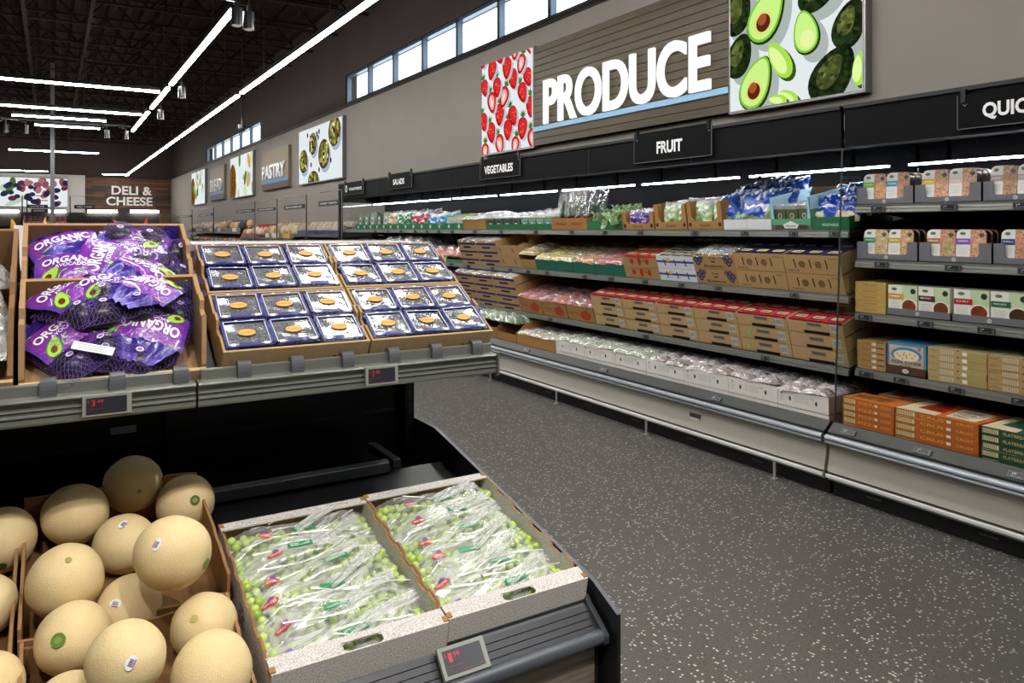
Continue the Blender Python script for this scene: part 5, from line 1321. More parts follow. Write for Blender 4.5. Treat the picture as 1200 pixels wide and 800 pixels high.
# ================= top shelf
def leafy(w, d, h, cols, seed, n=60):
    "a bunch of separate curved leaves"
    rnd = random.Random(seed); m = MB('mottle')
    for k in range(n):
        x, y = rnd.uniform(-w / 2, w / 2), rnd.uniform(0, d); L_ = h * rnd.uniform(.6, 1.0); a = rnd.uniform(0, 6.3); lean = rnd.uniform(0, .5); c_ = rnd.choice(cols); ww = rnd.uniform(.012, .03)
        def f(u, v): 
            r_ = lean * L_ * v * v; return Vector((x + math.cos(a) * r_ + (u - .5) * ww * math.sin(PI * min(1, v + .15)) * -math.sin(a) * 2, y + math.sin(a) * r_ + (u - .5) * ww * 2 * math.cos(a), L_ * v * (1 - .2 * v)))
        m.grid(2, 4, f, c_)
    return m
def salad_bag(c1, c2, c3, w=.2, h=.26, th=.07, seed=0):
    "an upright pillow bag: clear upper corners, printed lower band"
    ox = seed * 3.7; m = MB('foil')
    def S(s_):
        def f(u, v):
            e = (max(0, 1 - abs(2 * u - 1) ** 3) * max(0, 1 - abs(2 * v - 1) ** 2.5)) ** .6
            nn = noise.noise(Vector((u * 4 + ox, v * 5, s_)))
            return Vector(((u - .5) * w * (1 + .08 * nn), s_ * th * e * (.7 + .5 * nn), v * h + .012 * noise.noise(Vector((u * 6, ox, 1))) * v))
        return f
    def cf(u, v):
        t_ = v + .25 * noise.noise(Vector((u * 3 + ox, v * 3, 5)))
        if v > .95: return '#c8ccd4'
        if t_ < .26 + .1 * math.sin(u * 7 + ox): return c2
        if t_ < .78: return c1 if abs(t_ - .5 - .1 * math.sin(u * 5)) > .035 or u < .2 or u > .8 else '#e4e8f0'
        return c3 if noise.noise(Vector((u * 8, v * 8, ox))) > -.1 else '#dfe6ee'
    m.grid(22, 26, S(-1), cf); m.grid(12, 14, lambda u, v: S(1)(1 - u, v), cf)
    return m
def bag_row(px_l, px_r, z, n_x, n_y, key, fn, label, cat, name, h_step=0, dpt=.40, jit=.25, X=None, group=None, tilt=-.2, zoff=0):
    yc, w = span(px_l, px_r, (XS if X is None else X) + .05); rnd = random.Random(len(label)); c_ = 0
    for j in range(n_y):
        for i in range(n_x):
            me = mesh_of('%s|%s%d' % (name, key, (i + j) % 2), lambda: fn((i + j) % 2)); c_ += 1
            x = -w / 2 + w * (i + .5) / n_x
            lb = '%s, %s row, %s' % (label, ['front', 'second', 'third', 'fourth'][j], nth(i, n_x, 'leftmost', 'rightmost'))
            put(name, me, lb, cat, rel((XS if X is None else X, yc, z, TILT.get(z, 0)), 0, x, .07 + j * dpt / n_y, zoff + j * h_step), (tilt + rnd.uniform(-.15, .15), rnd.uniform(-jit, jit), RZ + rnd.uniform(-.2, .2)), group)
# small green trays with herb and salad packs
yL, yR = ydist(416, XS), ydist(543, XS)
GRN = '#1f7a4a'
n = 14
packs = [('clear herb pack', '#7a8a7a'), ('clear herb pack', '#6a7a6a'), ('clear herb pack', '#8a9a8a'), ('dark herb pack', '#3a4a3a'), ('clear salad cup', '#a8b8a8'), ('peach coloured bag', '#d8a888'), ('green salad bag', '#2f7a50'), ('green salad bag', '#3f8a5a'), ('pink beet bag', '#a83a58'), ('crimson salad bag', '#b82a58'), ('light blue salad bag', '#4a90d0'), ('light blue salad bag', '#5a9ad8'), ('white salad bowl', '#d8dcd4'), ('white salad bowl', '#e0dccc')]
for i in range(n):
    y1, y0 = yL - (yL - yR) * i / n, yL - (yL - yR) * (i + 1) / n
    w = y1 - y0 - .01; yc = (y0 + y1) / 2
    me = mesh_of('green_tray|%.3f' % w, lambda: carton(w, .40, .075, GRN, art_green, GRN, None, 'matte'))
    put('green_tray', me, 'small green tray, %s along the far top shelf' % nth(i, n), 'tray', (XS + .016, yc, Z1 + .003), (R(8), 0, RZ), group='small green trays at the far top shelf')
    nm, cc = packs[i]
    for j in range(2):
        if i in (12, 13):
            def bowl():
                m = MB('gloss'); m.prism([(-w * .36, 0), (w * .36, 0), (w * .42, .14), (-w * .42, .14)], 'y', 0, .15, cc); m.box((-w * .43, -.005, .14), (w * .43, .155, .16), '#7ac84a' if i == 12 else '#d8c8a0')
                for k in range(5): m.box((-w * .3 + k * w * .13, -.004, .03), (-w * .24 + k * w * .13, -.002, .11), '#b8beb4')
                return m
            me = mesh_of('salad_bowl|%d' % i, bowl); rr = (0, 0, RZ)
        elif i < 5:
            def tub():
                m = MB('gloss'); m.prism([(-w * .4, 0), (w * .4, 0), (w * .34, .24), (-w * .34, .24)], 'y', 0, .05, cc); m.box((-w * .12, -.002, .06), (w * .12, 0, .18), '#e0e4dc'); m.box((-w * .08, -.003, .1), (w * .08, -.002, .14), '#2a3a2a'); return m
            me = mesh_of('herb_pack|%d' % i, tub); rr = (-.05, 0, RZ)
        else:
            me = mesh_of('salad_bag|f%d' % i, lambda: salad_bag(cc, '#6a8a5a', '#c8d0c8', w * 1.05, .24 if i != 10 and i != 11 else .2, .06, i)); rr = (-.15, .1 - .2 * (i % 2), RZ)
        put('salad_pack', me, '%s in the %s small green tray, %s' % (nm, nth(i, n), ['front', 'behind']  [j]), 'salad pack', rel((XS + .016, yc, Z1 + .003, R(8)), 0, 0, .024 + j * .19, .008), rr, 'packs in small green trays')
open_goods(543, 570, Z1, .125, '#a9814e', None, 'brown carton with plastic bags, top shelf', ['#c8d0c8', '#a8b890'], 'clear salad bag', 2, 3, hh=.06, seed=31)
for i, (a, b_) in enumerate(((570, 610), (610, 647))):
    base, w, zt = stack(a, b_, Z1, 1, .06, .44, '#1c6a3c', None, 'long green tray of salad tubs, %s one on the top shelf' % ['left', 'right'][i], mat='matte')
    def tubm(i=i, pw=w / 4):
        m = MB('mottle'); m.prism([(-pw * .36, 0), (pw * .36, 0), (pw * .44, .11), (-pw * .44, .11)], 'y', 0, .12, ['#4a5e44', '#8fae7a'][i])
        m.box((-pw * .46, -.004, .11), (pw * .46, .124, .122), '#e6ece8', 'haze_film'); rect(m, -pw * .2, .03, pw * .2, .085, ['#10241a', '#5aa6d0'][i], .002, 'gloss'); rect(m, -pw * .14, .05, pw * .14, .062, '#dfe6e0', .003, 'gloss')
        m.ball((0, .06, .122), (pw * .36, .05, .02 + .03 * i), '#ffffff', 'haze_film', 10, 6); return m
    me = tubm().mesh('salad_tub')
    for j in range(3):
        for q in range(4): put('salad_tub', me, '%s salad tub in the long green tray, %s row, %s' % (['dark', 'pale blue labelled'][i], ['front', 'middle', 'back'][j], nth(q, 4)), 'salad tub', rel(base, 0, -w / 2 + w * (q + .5) / 4, .012 + j * .13, .008), (base[3], 0, RZ), 'salad tubs')
base, w, zt = stack(647, 688.5, Z1, 1, .11, .40, '#a9794a', art_radish, 'brown carton of bunched radishes on the top shelf')
for i in range(4):
    for j in range(2):
        def rad():
            m = MB('mottle'); rnd = random.Random(3)
            for k in range(7): m.ball((rnd.uniform(-.04, .04), rnd.uniform(0, .1), rnd.uniform(0, .03)), .02, '#a82040', nu=8, nv=6)
            q = leafy(.08, .12, .17, ['#3a5a3a', '#4a6a44', '#2f4a30'], 5, 26); n0 = len(m.v); m.add([v + Vector((0, 0, .02)) for v in q.v], q.f, q.c[:len(q.f)])
            m.add(*[None] * 0) if False else None
            return m
        o = put('radish_bunch', mesh_of('radish_bunch', rad), 'bagged radish bunch in the brown radish carton, %s, %s' % (['front', 'back'][j], nth(i, 4)), 'radish bunch', rel(base, 0, -w / 2 + w * (i + .5) / 4, .05 + j * .17, .10), (-.2, 0, RZ + .3 * i), 'radish bunches')
        link('plastic_film', mesh_of('plastic_film|rad', lambda: salad_bag('#ffffff', '#ffffff', '#ffffff', .11, .22, .05, 3) if False else MB('clear_film').grid(8, 10, lambda u, v: Vector(((u - .5) * .12 * (1 + .5 * v), .02 - .05 * math.sin(PI * u), .02 + v * .25 + .02 * math.sin(u * 9))), '#ffffff')), o)
base, w, zt = stack(688.5, 730, Z1, 1, .08, .42, '#1f7040', art_green, 'green tray of pale celery and lettuce hearts, top shelf', mat='matte')
for i in range(4):
    for j in range(3):
        put('lettuce_heart', mesh_of('lettuce_heart|%d' % (i % 2), lambda: leafy(.07, .08, .13, ['#b8d8a0', '#cfe4b8', '#dceccc', '#9ac47a'], 7 + i % 2, 34)), 'pale lettuce heart in the green tray, %s row, %s' % (['front', 'middle', 'back'][j], nth(i, 4)), 'lettuce', rel(base, 0, -w / 2 + w * (i + .5) / 4, .03 + j * .12, .06 + j * .02), (-.3, 0, RZ + i), 'lettuce hearts')
def window_carton(px_l, px_r, h, label, cols, seed, txt='ORGANIC', leaf=True, nx=2, low=.3, name='window_carton'):
    "carton whose front wall has a rounded cut-out, goods showing"
    yc, w = span(px_l, px_r, XS + .016); w -= .004; d = .46; t_ = .005; col = '#a9804c'
    m = MB('board'); x = w / 2
    m.box((-x, 0, 0), (x, d, t_), col); m.box((-x, d - t_, 0), (x, d, h), col)
    for a, b_ in ((-x, -x + t_), (x - t_, x)): m.prism([(0, 0), (d, 0), (d, h), (0, h)], 'x', a, b_, col)
    lo, side, c_ = h * low, w * .13, h * .16
    pr = [(-x, 0), (x, 0), (x, h), (x - side * .6, h), (x - side, h * .9), (x - side, lo + c_), (x - side - c_, lo), (-x + side + c_, lo), (-x + side, lo + c_), (-x + side, h * .9), (-x + side * .6, h), (-x, h)]
    n_ = len(pr)
    for k in range(1): m.add([(p[0], 0, p[1]) for p in pr] + [(p[0], t_, p[1]) for p in pr], [tuple(range(n_)), tuple(range(n_, 2 * n_))[::-1]] + [(k, (k + 1) % n_, n_ + (k + 1) % n_, n_ + k) for k in range(n_)], col)
    m.text(txt, 0, lo * .5, w * .32, lo * .28, '#4a3420', off=.001, **F0)
    for sx in (-1, 1): m.art(ellipse(sx * w * .42, lo * .62, w * .045, w * .045, n=14), '#3a2c38', off=.001, **F0)
    base = (XS + .016, yc, Z1 + .003, R(8))
    put(name, m.mesh(name), label, 'box', base[:3], (R(8), 0, RZ))
    rnd = random.Random(seed)
    for j in range(3):
        for i in range(nx):
            key = 'wc%d%d%s' % (seed, (i + j) % 2, cols[0])
            me = mesh_of('vegetable_bag|' + key, lambda: salad_bag(cols[0], cols[1], cols[2], (w - .03) / nx * 1.0, h * 1.0, .05, seed + i))
            put('vegetable_bag', me, '%s bag in the %s, %s row, %s' % (cols[3], ' '.join(label.split(',')[0].split()[:4]), ['front', 'middle', 'back'][j], nth(i, nx)), 'vegetable bag', rel(base, 0, -w / 2 + w * (i + .5) / nx, .075 + j * .14, .01), (rnd.uniform(-.12, 0), rnd.uniform(-.05, .05), RZ + rnd.uniform(-.1, .1)), 'vegetable bags in window cartons')
window_carton(730, 767.5, .15, 'brown window carton of purple wrapped vegetables, top shelf', ['#6a4a98', '#c8b8d8', '#8a6ab0', 'purple'], 41, nx=3, low=.35)
window_carton(768, 806, .205, 'left brown window carton of celery, top shelf', ['#b8cca0', '#94b478', '#dfe8d8', 'celery'], 43)
window_carton(806.5, 848, .215, 'right brown window carton of celery, top shelf', ['#b4cc9c', '#8aac70', '#dfe8d8', 'celery'], 44)
for i, (a, b_) in enumerate(((848.5, 876), (876, 904.5))):
    stack(a, b_, Z1, 1, .075, .46, '#dedee0', None, 'plain white tray below the blue salad bags, %s one' % ['left', 'right'][i], mat='matte', name='white_tray')
bag_row(846, 905, Z1, 4, 4, 'blue', lambda s: salad_bag('#2a50a8', '#8aa878', '#5a7ac0', .18, .25, .06, 3 + s), 'blue printed salad bag heaped on the white trays', 'salad bag', 'salad_bag', h_step=.028, zoff=.03, tilt=-.35, jit=.4, group='blue salad bags')
# pale blue and green printed carton with salad packs
yc, w = span(905, 951, XS + .016); d, h = .46, .22
m = MB('matte'); cb, cg = '#a8d4e4', '#5aa078'
m.box((-w / 2, 0, 0), (w / 2, .006, h * .28), '#4a3a34'); m.box((-w / 2, -.001, h * .15), (w / 2, .0, h * .34), cg); m.prism([(-w / 2, 0), (-w / 2 + .03, 0), (-w / 2 + .012, h), (-w / 2, h)], 'y', 0, .006, cb); m.prism([(w / 2 - .03, 0), (w / 2, 0), (w / 2, h), (w / 2 - .012, h)], 'y', 0, .006, cb)
for a, b_ in ((-w / 2, -w / 2 + .006), (w / 2 - .006, w / 2)): m.prism([(0, 0), (d, 0), (d, h * 1.12), (0, h)], 'x', a, b_, cb)
m.prism([(.0, 0), (d, 0), (d, h * .7), (0, h * .6)], 'x', w / 2 + .0005, w / 2 + .0015, cg)
m.box((-w / 2, d - .006, 0), (w / 2, d, h * 1.1), '#9a7850', 'board'); m.box((-w / 2, 0, 0), (w / 2, d, .005), '#9a7850')
m.art([(-w * .16, .01), (w * .16, .01), (w * .2, .035), (0, .06), (-w * .2, .035)], '#e8ece8', off=.002, **F0); m.text('ORGANIC', 0, .027, w * .26, .012, '#3a4a3a', off=.003, **F0)
base = (XS + .016, yc, Z1 + .003, R(8))
put('printed_carton', m.mesh('printed_carton'), 'light blue and green printed carton open at the front', 'box', base[:3], (R(8), 0, RZ))
for j in range(3):
    for i in range(3):
        def pk():
            q = MB('gloss'); a = w * .29; q.box((-a / 2, 0, 0), (a / 2, .10, .13), '#55603e'); q.box((-a / 2, 0, .13), (a / 2, .10, .155), '#c8ccc4', 'haze_film'); q.art(ellipse(0, .085, .016, .018, n=14), '#d8dcd0', off=.001, **F0); q.art(ellipse(0, .085, .011, .013, n=12), '#55603e', off=.0015, **F0); rect(q, -.018, .03, .018, .045, '#c8ccb8'); return q
        put('salad_box', mesh_of('salad_box', pk), 'dark green salad box in the printed carton, %s row, %s' % (['front', 'middle', 'back'][j], nth(i, 3)), 'salad box', rel(base, 0, (i - 1) * w * .31, .02 + j * .13, .008), (R(8), 0, RZ), group='dark green salad boxes')
open_goods(952, 996, Z1, .10, '#1f6b40', lambda m, w, h: m.text('VEGETABLES', 0, h * .4, w * .45, h * .2, '#d8ead8', off=.001, **F0), 'green carton of blue mushroom bags by the divider', ['#8a7a60'], 'soil', 1, 2, mat='matte', hh=.02, film=False) if False else stack(952, 996, Z1, 1, .085, .46, '#1f6b40', lambda m, w, h: m.text('VEGETABLES', 0, h * .4, w * .45, h * .2, '#d8ead8', off=.001, **F0), 'green carton of blue vegetable bags by the divider', mat='matte')
bag_row(952, 996, Z1, 3, 3, 'blue2', lambda s: salad_bag('#2448b0', '#e0cfa8', '#2a50c0', .19, .20, .05, 8 + s), 'bright blue vegetable bag beside the glass divider', 'vegetable bag', 'vegetable_bag', h_step=.02, zoff=.04, tilt=-.45, group='bright blue vegetable bags')

# ================= ready meal case
ZA, ZBm, ZC, ZD_ = [s[0] for s in SH_M]
GT = '#6a6a70'
def grey_tray(y_a, y_b, z, h, label, d=.42):
    w = y_a - y_b - .004; yc = (y_a + y_b) / 2; base = (XS + .016, yc, z + .003); x = w / 2; t_ = .004; m = MB('matte')
    m.box((-x, 0, 0), (x, d, t_), GT); m.box((-x, d - t_, 0), (x, d, h), GT)
    for a, b_ in ((-x, -x + t_), (x - t_, x)): m.prism([(0, 0), (d, 0), (d, h), (0, h)], 'x', a, b_, GT)
    lo = h * .32; s_ = w * .17; c_ = .012
    pr = [(-x, 0), (x, 0), (x, h), (x - s_, h), (x - s_, lo + c_), (x - s_ - c_, lo), (-x + s_ + c_, lo), (-x + s_, lo + c_), (-x + s_, h), (-x, h)] if h > .07 else [(-x, 0), (x, 0), (x, h), (-x, h)]
    n_ = len(pr); m.add([(p[0], 0, p[1]) for p in pr] + [(p[0], t_, p[1]) for p in pr], [tuple(range(n_)), tuple(range(n_, 2 * n_))[::-1]] + [(k, (k + 1) % n_, n_ + (k + 1) % n_, n_ + k) for k in range(n_)], GT)
    zc = lo * .5 if h > .07 else h * .5
    m.art(ellipse(0, zc, .011, .011, n=16), '#d8d8dc', off=.001, **F0); m.art(ellipse(0, zc, .007, .007, n=12), GT, off=.0014, **F0); m.art(ellipse(0, zc, .0035, .0035, n=10), '#d8d8dc', off=.0018, **F0)
    put('display_tray', m.mesh('display_tray'), label, 'tray', base, group='grey display trays'); return base, w
def meal_pack(kind, acc, foods, txt, w, h, seed):
    "sleeved ready meal: rounded (A) or upright carton (B)"
    if kind == 'A': foods = [tuple(C(c)[k] * .55 + .38 * (1, .8, .62)[k] for k in range(3)) for c in foods]
    m = MB('gloss'); t_ = .045; n = 6; r_ = .03 if kind == 'A' else .001
    pr = []
    for cx, cz, a0 in ((w / 2 - r_, r_, -90), (w / 2 - r_, h - r_, 0), (-w / 2 + r_, h - r_, 90), (-w / 2 + r_, r_, 180)):
        for k in range(n + 1): a = R(a0 + 90 * k / n); pr.append((cx + r_ * math.cos(a), cz + r_ * math.sin(a)))
    m.prism(pr, 'y', 0, t_, '#3a3028' if kind == 'A' else '#dcd8c8')
    m.art(pr, '#e8e6e2', off=.0006, **F0)
    xs = -w * .02
    # food photograph on the right part
    clipx = [p for p in pr if p[0] >= xs]
    foodp = [(xs, 0)] + [p for p in pr[:2 * (n + 1)]] + [(xs, h)]
    if kind == 'A':
        m.art(foodp, foods[0], off=.0012, mat='photo_print', **F0)
        m.art(ellipse(w * .26, h * .42, w * .2, h * .3, 0, 18), foods[1], off=.0018, mat='photo_print', **F0)
        m.art(ellipse(w * .35, h * .82, w * .09, h * .07, 0, 14), '#4a5048', off=.0024, **F0)
    else:
        m.art([(-w / 2, 0), (w / 2, 0), (w / 2, h), (-w / 2, h)], '#e6e8dc', off=.0010, **F0)
        m.art([(xs, h * .45), (w / 2, h * .5), (w / 2, h), (xs, h)], '#c4d6ac', off=.0014, **F0)
        m.art(ellipse(w * .22, h * .3, w * .27, h * .27, 0, 20), '#efe9dd', off=.0018, **F0); m.art(ellipse(w * .22, h * .3, w * .23, h * .23, 0, 20), foods[0], off=.0022, mat='photo_print', **F0)
        m.art(ellipse(w * .36, h * .82, w * .09, w * .09, 0, 16), '#2f3a30', off=.0022, **F0)
    z1 = h * .62; rect(m, -w / 2 + .002, z1 - h * .09, xs + (0.0 if kind == 'A' else w * .06), z1 + h * .09, acc, .0026)
    m.text(txt, (xs - w / 2) / 2 + .001, z1 + h * .01, w * .34, h * .05, '#f4f4f4', off=.0032, **F0)
    m.art(ellipse(-w * .28, h * .87, w * .1, h * .05, 0, 12), '#5a7a50', off=.0026, **F0)
    for k in range(4): rect(m, -w * .42, h * (.42 - k * .06), -w * .1, h * (.43 - k * .06), '#a8a8a4', .0026)
    m.art(ellipse(-w * .22, h * .1, w * .035, w * .035, 0, 12), '#c88a6a', off=.0026, **F0)
    return m
FA = ('#a0522c', '#c87840')
meals = {
 'A': [('#6fae3a', 'PASTA', ('#b06a3c', '#d08a4a')), ('#3a9ab8', 'THAI', ('#b05a4a', '#a0482c')), ('#e0b83a', 'CHICKEN', ('#c09a80', '#d0907a')), ('#d8c8c8', 'NOODLE', ('#c8a088', '#b88070')), ('#b8a8a8', 'BEEF', ('#a08078', '#7a5048')), ('#c8b8b0', 'CURRY', ('#a07060', '#8a5a48'))],
 'B': [('#2f8a5a', 'SPINACH', ('#c8b088', '#b8c08a')), ('#c0a83a', 'RAVIOLI', ('#c09a60', '#d8b87a')), ('#b06a3a', 'PENNE', ('#b8604a', '#88a04a')), ('#7a4ab0', 'FLATBREAD', ('#c86a50', '#d8a880')), ('#2a3a7a', 'FUSILLI', ('#c06a3a', '#a84a28')), ('#8a3a3a', 'LASAGNE', ('#b85a3a', '#a84a28'))],
 'C': [('#d89a3a', 'FARRO', ('#8a4a2c', '#8a4a2c')), ('#5a2a22', 'BEEF STEW', ('#7a4028', '#7a4028')), ('#a82a2a', 'CHILI', ('#8a3a28', '#8a3a28')), ('#2a6a48', 'WILD RICE', ('#4a3424', '#4a3424')), ('#2a4a8a', 'LENTIL', ('#7a5030', '#7a5030'))]}
def yy(px): return ydist(px, XS + .016)
for key, z, cuts, hh_, ph, knd in (('A', ZA, (1003.5, 1071, 1151, 1232), .105, .175, 'A'), ('B', ZBm, (1003.5, 1076, 1163, 1252), .11, .172, 'A')):
    nm = {'A': 'top', 'B': 'second'}[key]
    for i in range(3):
        base, w = grey_tray(yy(cuts[i]), yy(cuts[i + 1]), z, hh_, 'grey display tray of ready meals, %s on the %s meal shelf' % (nth(i, 3), nm))
        for j in range(2):
            acc, txt, fd = meals[key][i * 2 + j]; pw = w * .40
            mm = meal_pack(knd, acc, fd, txt, pw, ph, i)
            me = mm.mesh('ready_meal')
            for q in range(3):
                lb = '%s labelled ready meal, %s in the %s tray of the %s meal shelf%s' % (txt.capitalize(), ['left', 'right'][j], nth(i, 3).split(' ')[0], nm, ['', ', one behind', ', two behind'][q])
                put('ready_meal', me, lb, 'ready meal', rel(base, 0, (-.205 + .41 * j) * w, .012 + q * .062, .012), (-.08, 0, RZ + (.0 if j else .02)), 'ready meals on grey trays')
for i, (a, b_) in enumerate(((1038.5, 1114.5), (1115, 1208))):
    base, w = grey_tray(yy(a), yy(b_), ZC, .042, 'low grey tray of soup cartons, %s one on the third meal shelf' % ['left', 'right'][i])
    for j in range(2):
        acc, txt, fd = meals['C'][i * 2 + j]; me = meal_pack('B', acc, fd, txt, w * .47, .172, i).mesh('soup_carton')
        for q in range(3): put('soup_carton', me, '%s labelled white soup carton on the third meal shelf%s' % (txt.capitalize(), ['', ', one behind', ', two behind'][q]), 'food carton', rel(base, 0, (-.245 + .49 * j) * w, .006 + q * .062, .006), group='white soup cartons')
def flat_box(w, d, h, col, top=None, front=None, side=None):
    m = MB('matte'); m.box((-w / 2, 0, 0), (w / 2, d, h), col)
    if front: front(m, w, h)
    if top: top(m, w, d, h)
    return m
def flat_stack(y_a, y_b, z, n, h, d, col, front, top, label, name, X=None, group=None, jit=.004, cat='pizza box'):
    w = y_a - y_b - .003; yc = (y_a + y_b) / 2; X = XS if X is None else X; rnd = random.Random(len(label))
    me = mesh_of('%s|%s%.3f' % (name, label[:20], w), lambda: flat_box(w, d, h - .0012, col, top, front))
    for k in range(n):
        lv = ', topmost' if k == n - 1 else (', lowest' if k == 0 else ', %s from the bottom' % ORD[k])
        put(name, me, label + lv, cat, (X + .018 + rnd.uniform(0, jit), yc + rnd.uniform(-.001, .001), z + .003 + k * h), (0, 0, RZ + rnd.uniform(-.01, .01)), group)
def fr_yellow(m, w, h): rect(m, -w * .35, h * .3, w * .3, h * .7, '#c8a85a'); m.text('CHEESE BREAD', -w * .02, h * .5, w * .5, h * .28, '#7a5a2c', off=.0016, **F0)
def fr_kraft(m, w, h): m.text('PIZZA', -w * .1, h * .5, w * .4, h * .3, '#8a5a2c', off=.001, **F0); rect(m, w * .02, h * .25, w * .17, h * .7, '#e8e4dc'); rect(m, w * .2, h * .8, w * .45, h * .97, '#3a2818')
def fr_veg(acc):
    def f(m, w, h):
        rect(m, -w * .28, h * .2, -w * .05, h * .8, '#d8ccb0')
        for k in range(9): rect(m, -w * (.27 - k * .024), h * .25, -w * (.262 - k * .024), h * .75, '#4a443a', .0015)
        rect(m, w * .1, h * .25, w * .18, h * .8, '#e8e4dc', .0015); m.text('SPINACH', w * .34, h * .5, w * .26, h * .5, acc, off=.001, **F0); m.text('PIZZA', -w * .4, h * .55, w * .14, h * .25, '#7a6a4a', off=.001, **F0); m.art([(w * .0, h), (w * .06, h), (w * .03, h * .8)], '#2a1c10', off=.0012, **F0)
    return f
def top_veg(m, w, d, h): m.art([(-w * .5, 0), (w * .5, 0), (w * .5, d), (-w * .5, d)], '#cfc49a', (0, 0, h), (1, 0, 0), (0, 1, 0)); m.art(ellipse(.02, d * .5, w * .3, d * .3), '#8aa05a', (0, 0, h), (1, 0, 0), (0, 1, 0), off=.0012, mat='photo_print')
def fr_pizza(bc, tc, txt):
    def f(m, w, h):
        rect(m, -w * .48, h * .2, -w * .25, h * .82, '#dcd49a')
        for k in range(9): rect(m, -w * (.47 - k * .023), h * .25, -w * (.462 - k * .023), h * .78, '#4a3c20', .0016)
        m.text(txt, w * .0, h * .5, w * .36, h * .42, tc, off=.001, **F0); m.text(txt, w * .35, h * .5, w * .2, h * .34, tc, off=.001, **F0); rect(m, w * .14, h * .3, w * .19, h * .68, '#e8e4e0', .0016)
    return f
def top_pizza(c1, c2):
    def f(m, w, d, h):
        fr = dict(O=(0, 0, h), U=(1, 0, 0), V=(0, 1, 0))
        m.art([(-w * .5, 0), (w * .5, 0), (w * .5, d), (-w * .5, d)], c2, **fr); m.art([(-w * .5, 0), (w * .0, 0), (-w * .1, d), (-w * .5, d)], '#e2d2ae', off=.0012, **fr)
        m.art([(-w * .35, d * .3), (w * .0, d * .25), (-w * .12, d), (-w * .3, d)], c1, off=.0018, mat='photo_print', **fr)
        m.art([(w * .08, d * .1), (w * .42, d * .1), (w * .42, d * .8), (w * .02, d * .8)], '#e8dcc4', off=.0018, **fr); m.art(ellipse(w * .22, d * .45, w * .16, d * .28), '#cfc0a0', off=.0024, mat='mottle', **fr)
    return f
flat_stack(yy(1001.5), yy(1037.5), ZC, 5, .0375, .30, '#bf9d55', fr_yellow, None, 'thin yellow brown food box stacked on the third meal shelf', 'bread_box', cat='food box')
flat_stack(yy(1004), yy(1037.5), ZD_, 5, .0345, .34, '#b08a54', fr_kraft, None, 'kraft pizza box in the stack left of the blue cookie box', 'pizza_box')
flat_stack(yy(1086.5), yy(1156), ZD_, 5, .0375, .36, '#b49a66', fr_veg('#8a9a3a'), top_veg, 'kraft spinach pizza box right of the blue cookie box', 'pizza_box')
flat_stack(yy(1156.8), yy(1240), ZD_, 5, .0375, .36, '#b08f5c', fr_veg('#a8602c'), top_veg, 'kraft pizza box of the stack at the right edge', 'pizza_box')
# pizza cookie box in its dark tray
ya, yb = yy(1037.5), yy(1086); w = ya - yb - .004; yc = (ya + yb) / 2
root = thing('cookie_tray', 'dark brown tray that holds the blue cookie boxes', 'tray', (XS + .016, yc, ZD_ + .003), (0, 0, RZ))
m = MB('matte'); m.box((-w / 2, 0, 0), (w / 2, .26, .004), '#4a2c22'); m.box((-w / 2, 0, 0), (w / 2, .005, .05), '#4a2c22'); m.box((-w / 2, 0, 0), (-w / 2 + .004, .26, .05), '#4a2c22'); m.box((w / 2 - .004, 0, 0), (w / 2, .26, .05), '#4a2c22'); m.art(ellipse(.0, .024, .02, .012), '#e0d8d0', off=.001, **F0); m.text('COOKIES', 0, .024, .03, .008, '#4a2c22', off=.0018, **F0); m.obj('tray_body', root)
def cookie():
    W, H = w - .012, .178; m = MB('matte'); m.box((-W / 2, 0, 0), (W / 2, .036, H), '#3e86b4'); rect(m, -W * .44, H * .05, W * .44, H * .92, '#c9b184')
    m.art(ellipse(0, H * .62, W * .40, H * .26, 0, 24), '#3e86b4', off=.0014, **F0); rect(m, -W * .42, H * .35, W * .42, H * .5, '#c9b184', .0018)
    m.art(ellipse(0, H * .60, W * .33, H * .19, 0, 24), '#e8d8ae', off=.0022, **F0)
    for k in range(10): m.art(ellipse(W * .26 * math.cos(k * 2.4) * (k / 10) ** .5, H * .6 + H * .13 * math.sin(k * 2.4) * (k / 10) ** .5, .004, .004, n=8), '#5a3a22', off=.0028, **F0)
    m.text('PIZZA COOKIE', 0, H * .38, W * .78, H * .11, '#1f5a90', off=.003, bold=.04, **F0); m.text('PIE', 0, H * .27, W * .3, H * .04, '#5a3a22', off=.003, **F0); rect(m, -W * .44, H * .04, W * .44, H * .2, '#4a92be', .0018); m.art(ellipse(W * .34, H * .86, .009, .009, n=10), '#8a6a40', off=.003, **F0)
    return m
for q in range(5): put('cookie_box', mesh_of('cookie_box', cookie), 'blue PIZZA COOKIE box, %s' % ['front one with cookie picture', 'second behind the front one', 'third from the front', 'fourth from the front', 'last one at the back'][q], 'cookie box', (XS + .024 + q * .047, yc, ZD_ + .009), group='blue cookie boxes')
# pizzas on the deck
XP = XDk - .018
def yd(px): return ydist(px, XDk)
OR_ = '#b5611f'; Z0 = .398
flat_stack(yd(987.5), yd(1047.5), Z0, 5, .0385, .20, OR_, fr_pizza('#000', '#e0a03a', 'PIZZA'), lambda m, w, d, h: (m.art([(-w * .5, 0), (w * .5, 0), (w * .5, d), (-w * .5, d)], '#c8742c', (0, 0, h), (1, 0, 0), (0, 1, 0)), m.text('THIN CRUST PIZZA', -w * .1, d * .5, w * .7, d * .5, '#3a2010', (0, 0, h), (1, 0, 0), (0, 1, 0), off=.002)), 'narrow orange pizza box left of the wide orange stack', 'pizza_box', X=XP)
flat_stack(yd(1000), yd(1050), Z0, 5, .0385, .20, OR_, fr_pizza('#000', '#e0a03a', 'PIZZA'), top_pizza('#a83a1c', '#c8601c'), 'orange pizza box behind the narrow orange stack', 'pizza_box', X=XP + .24)
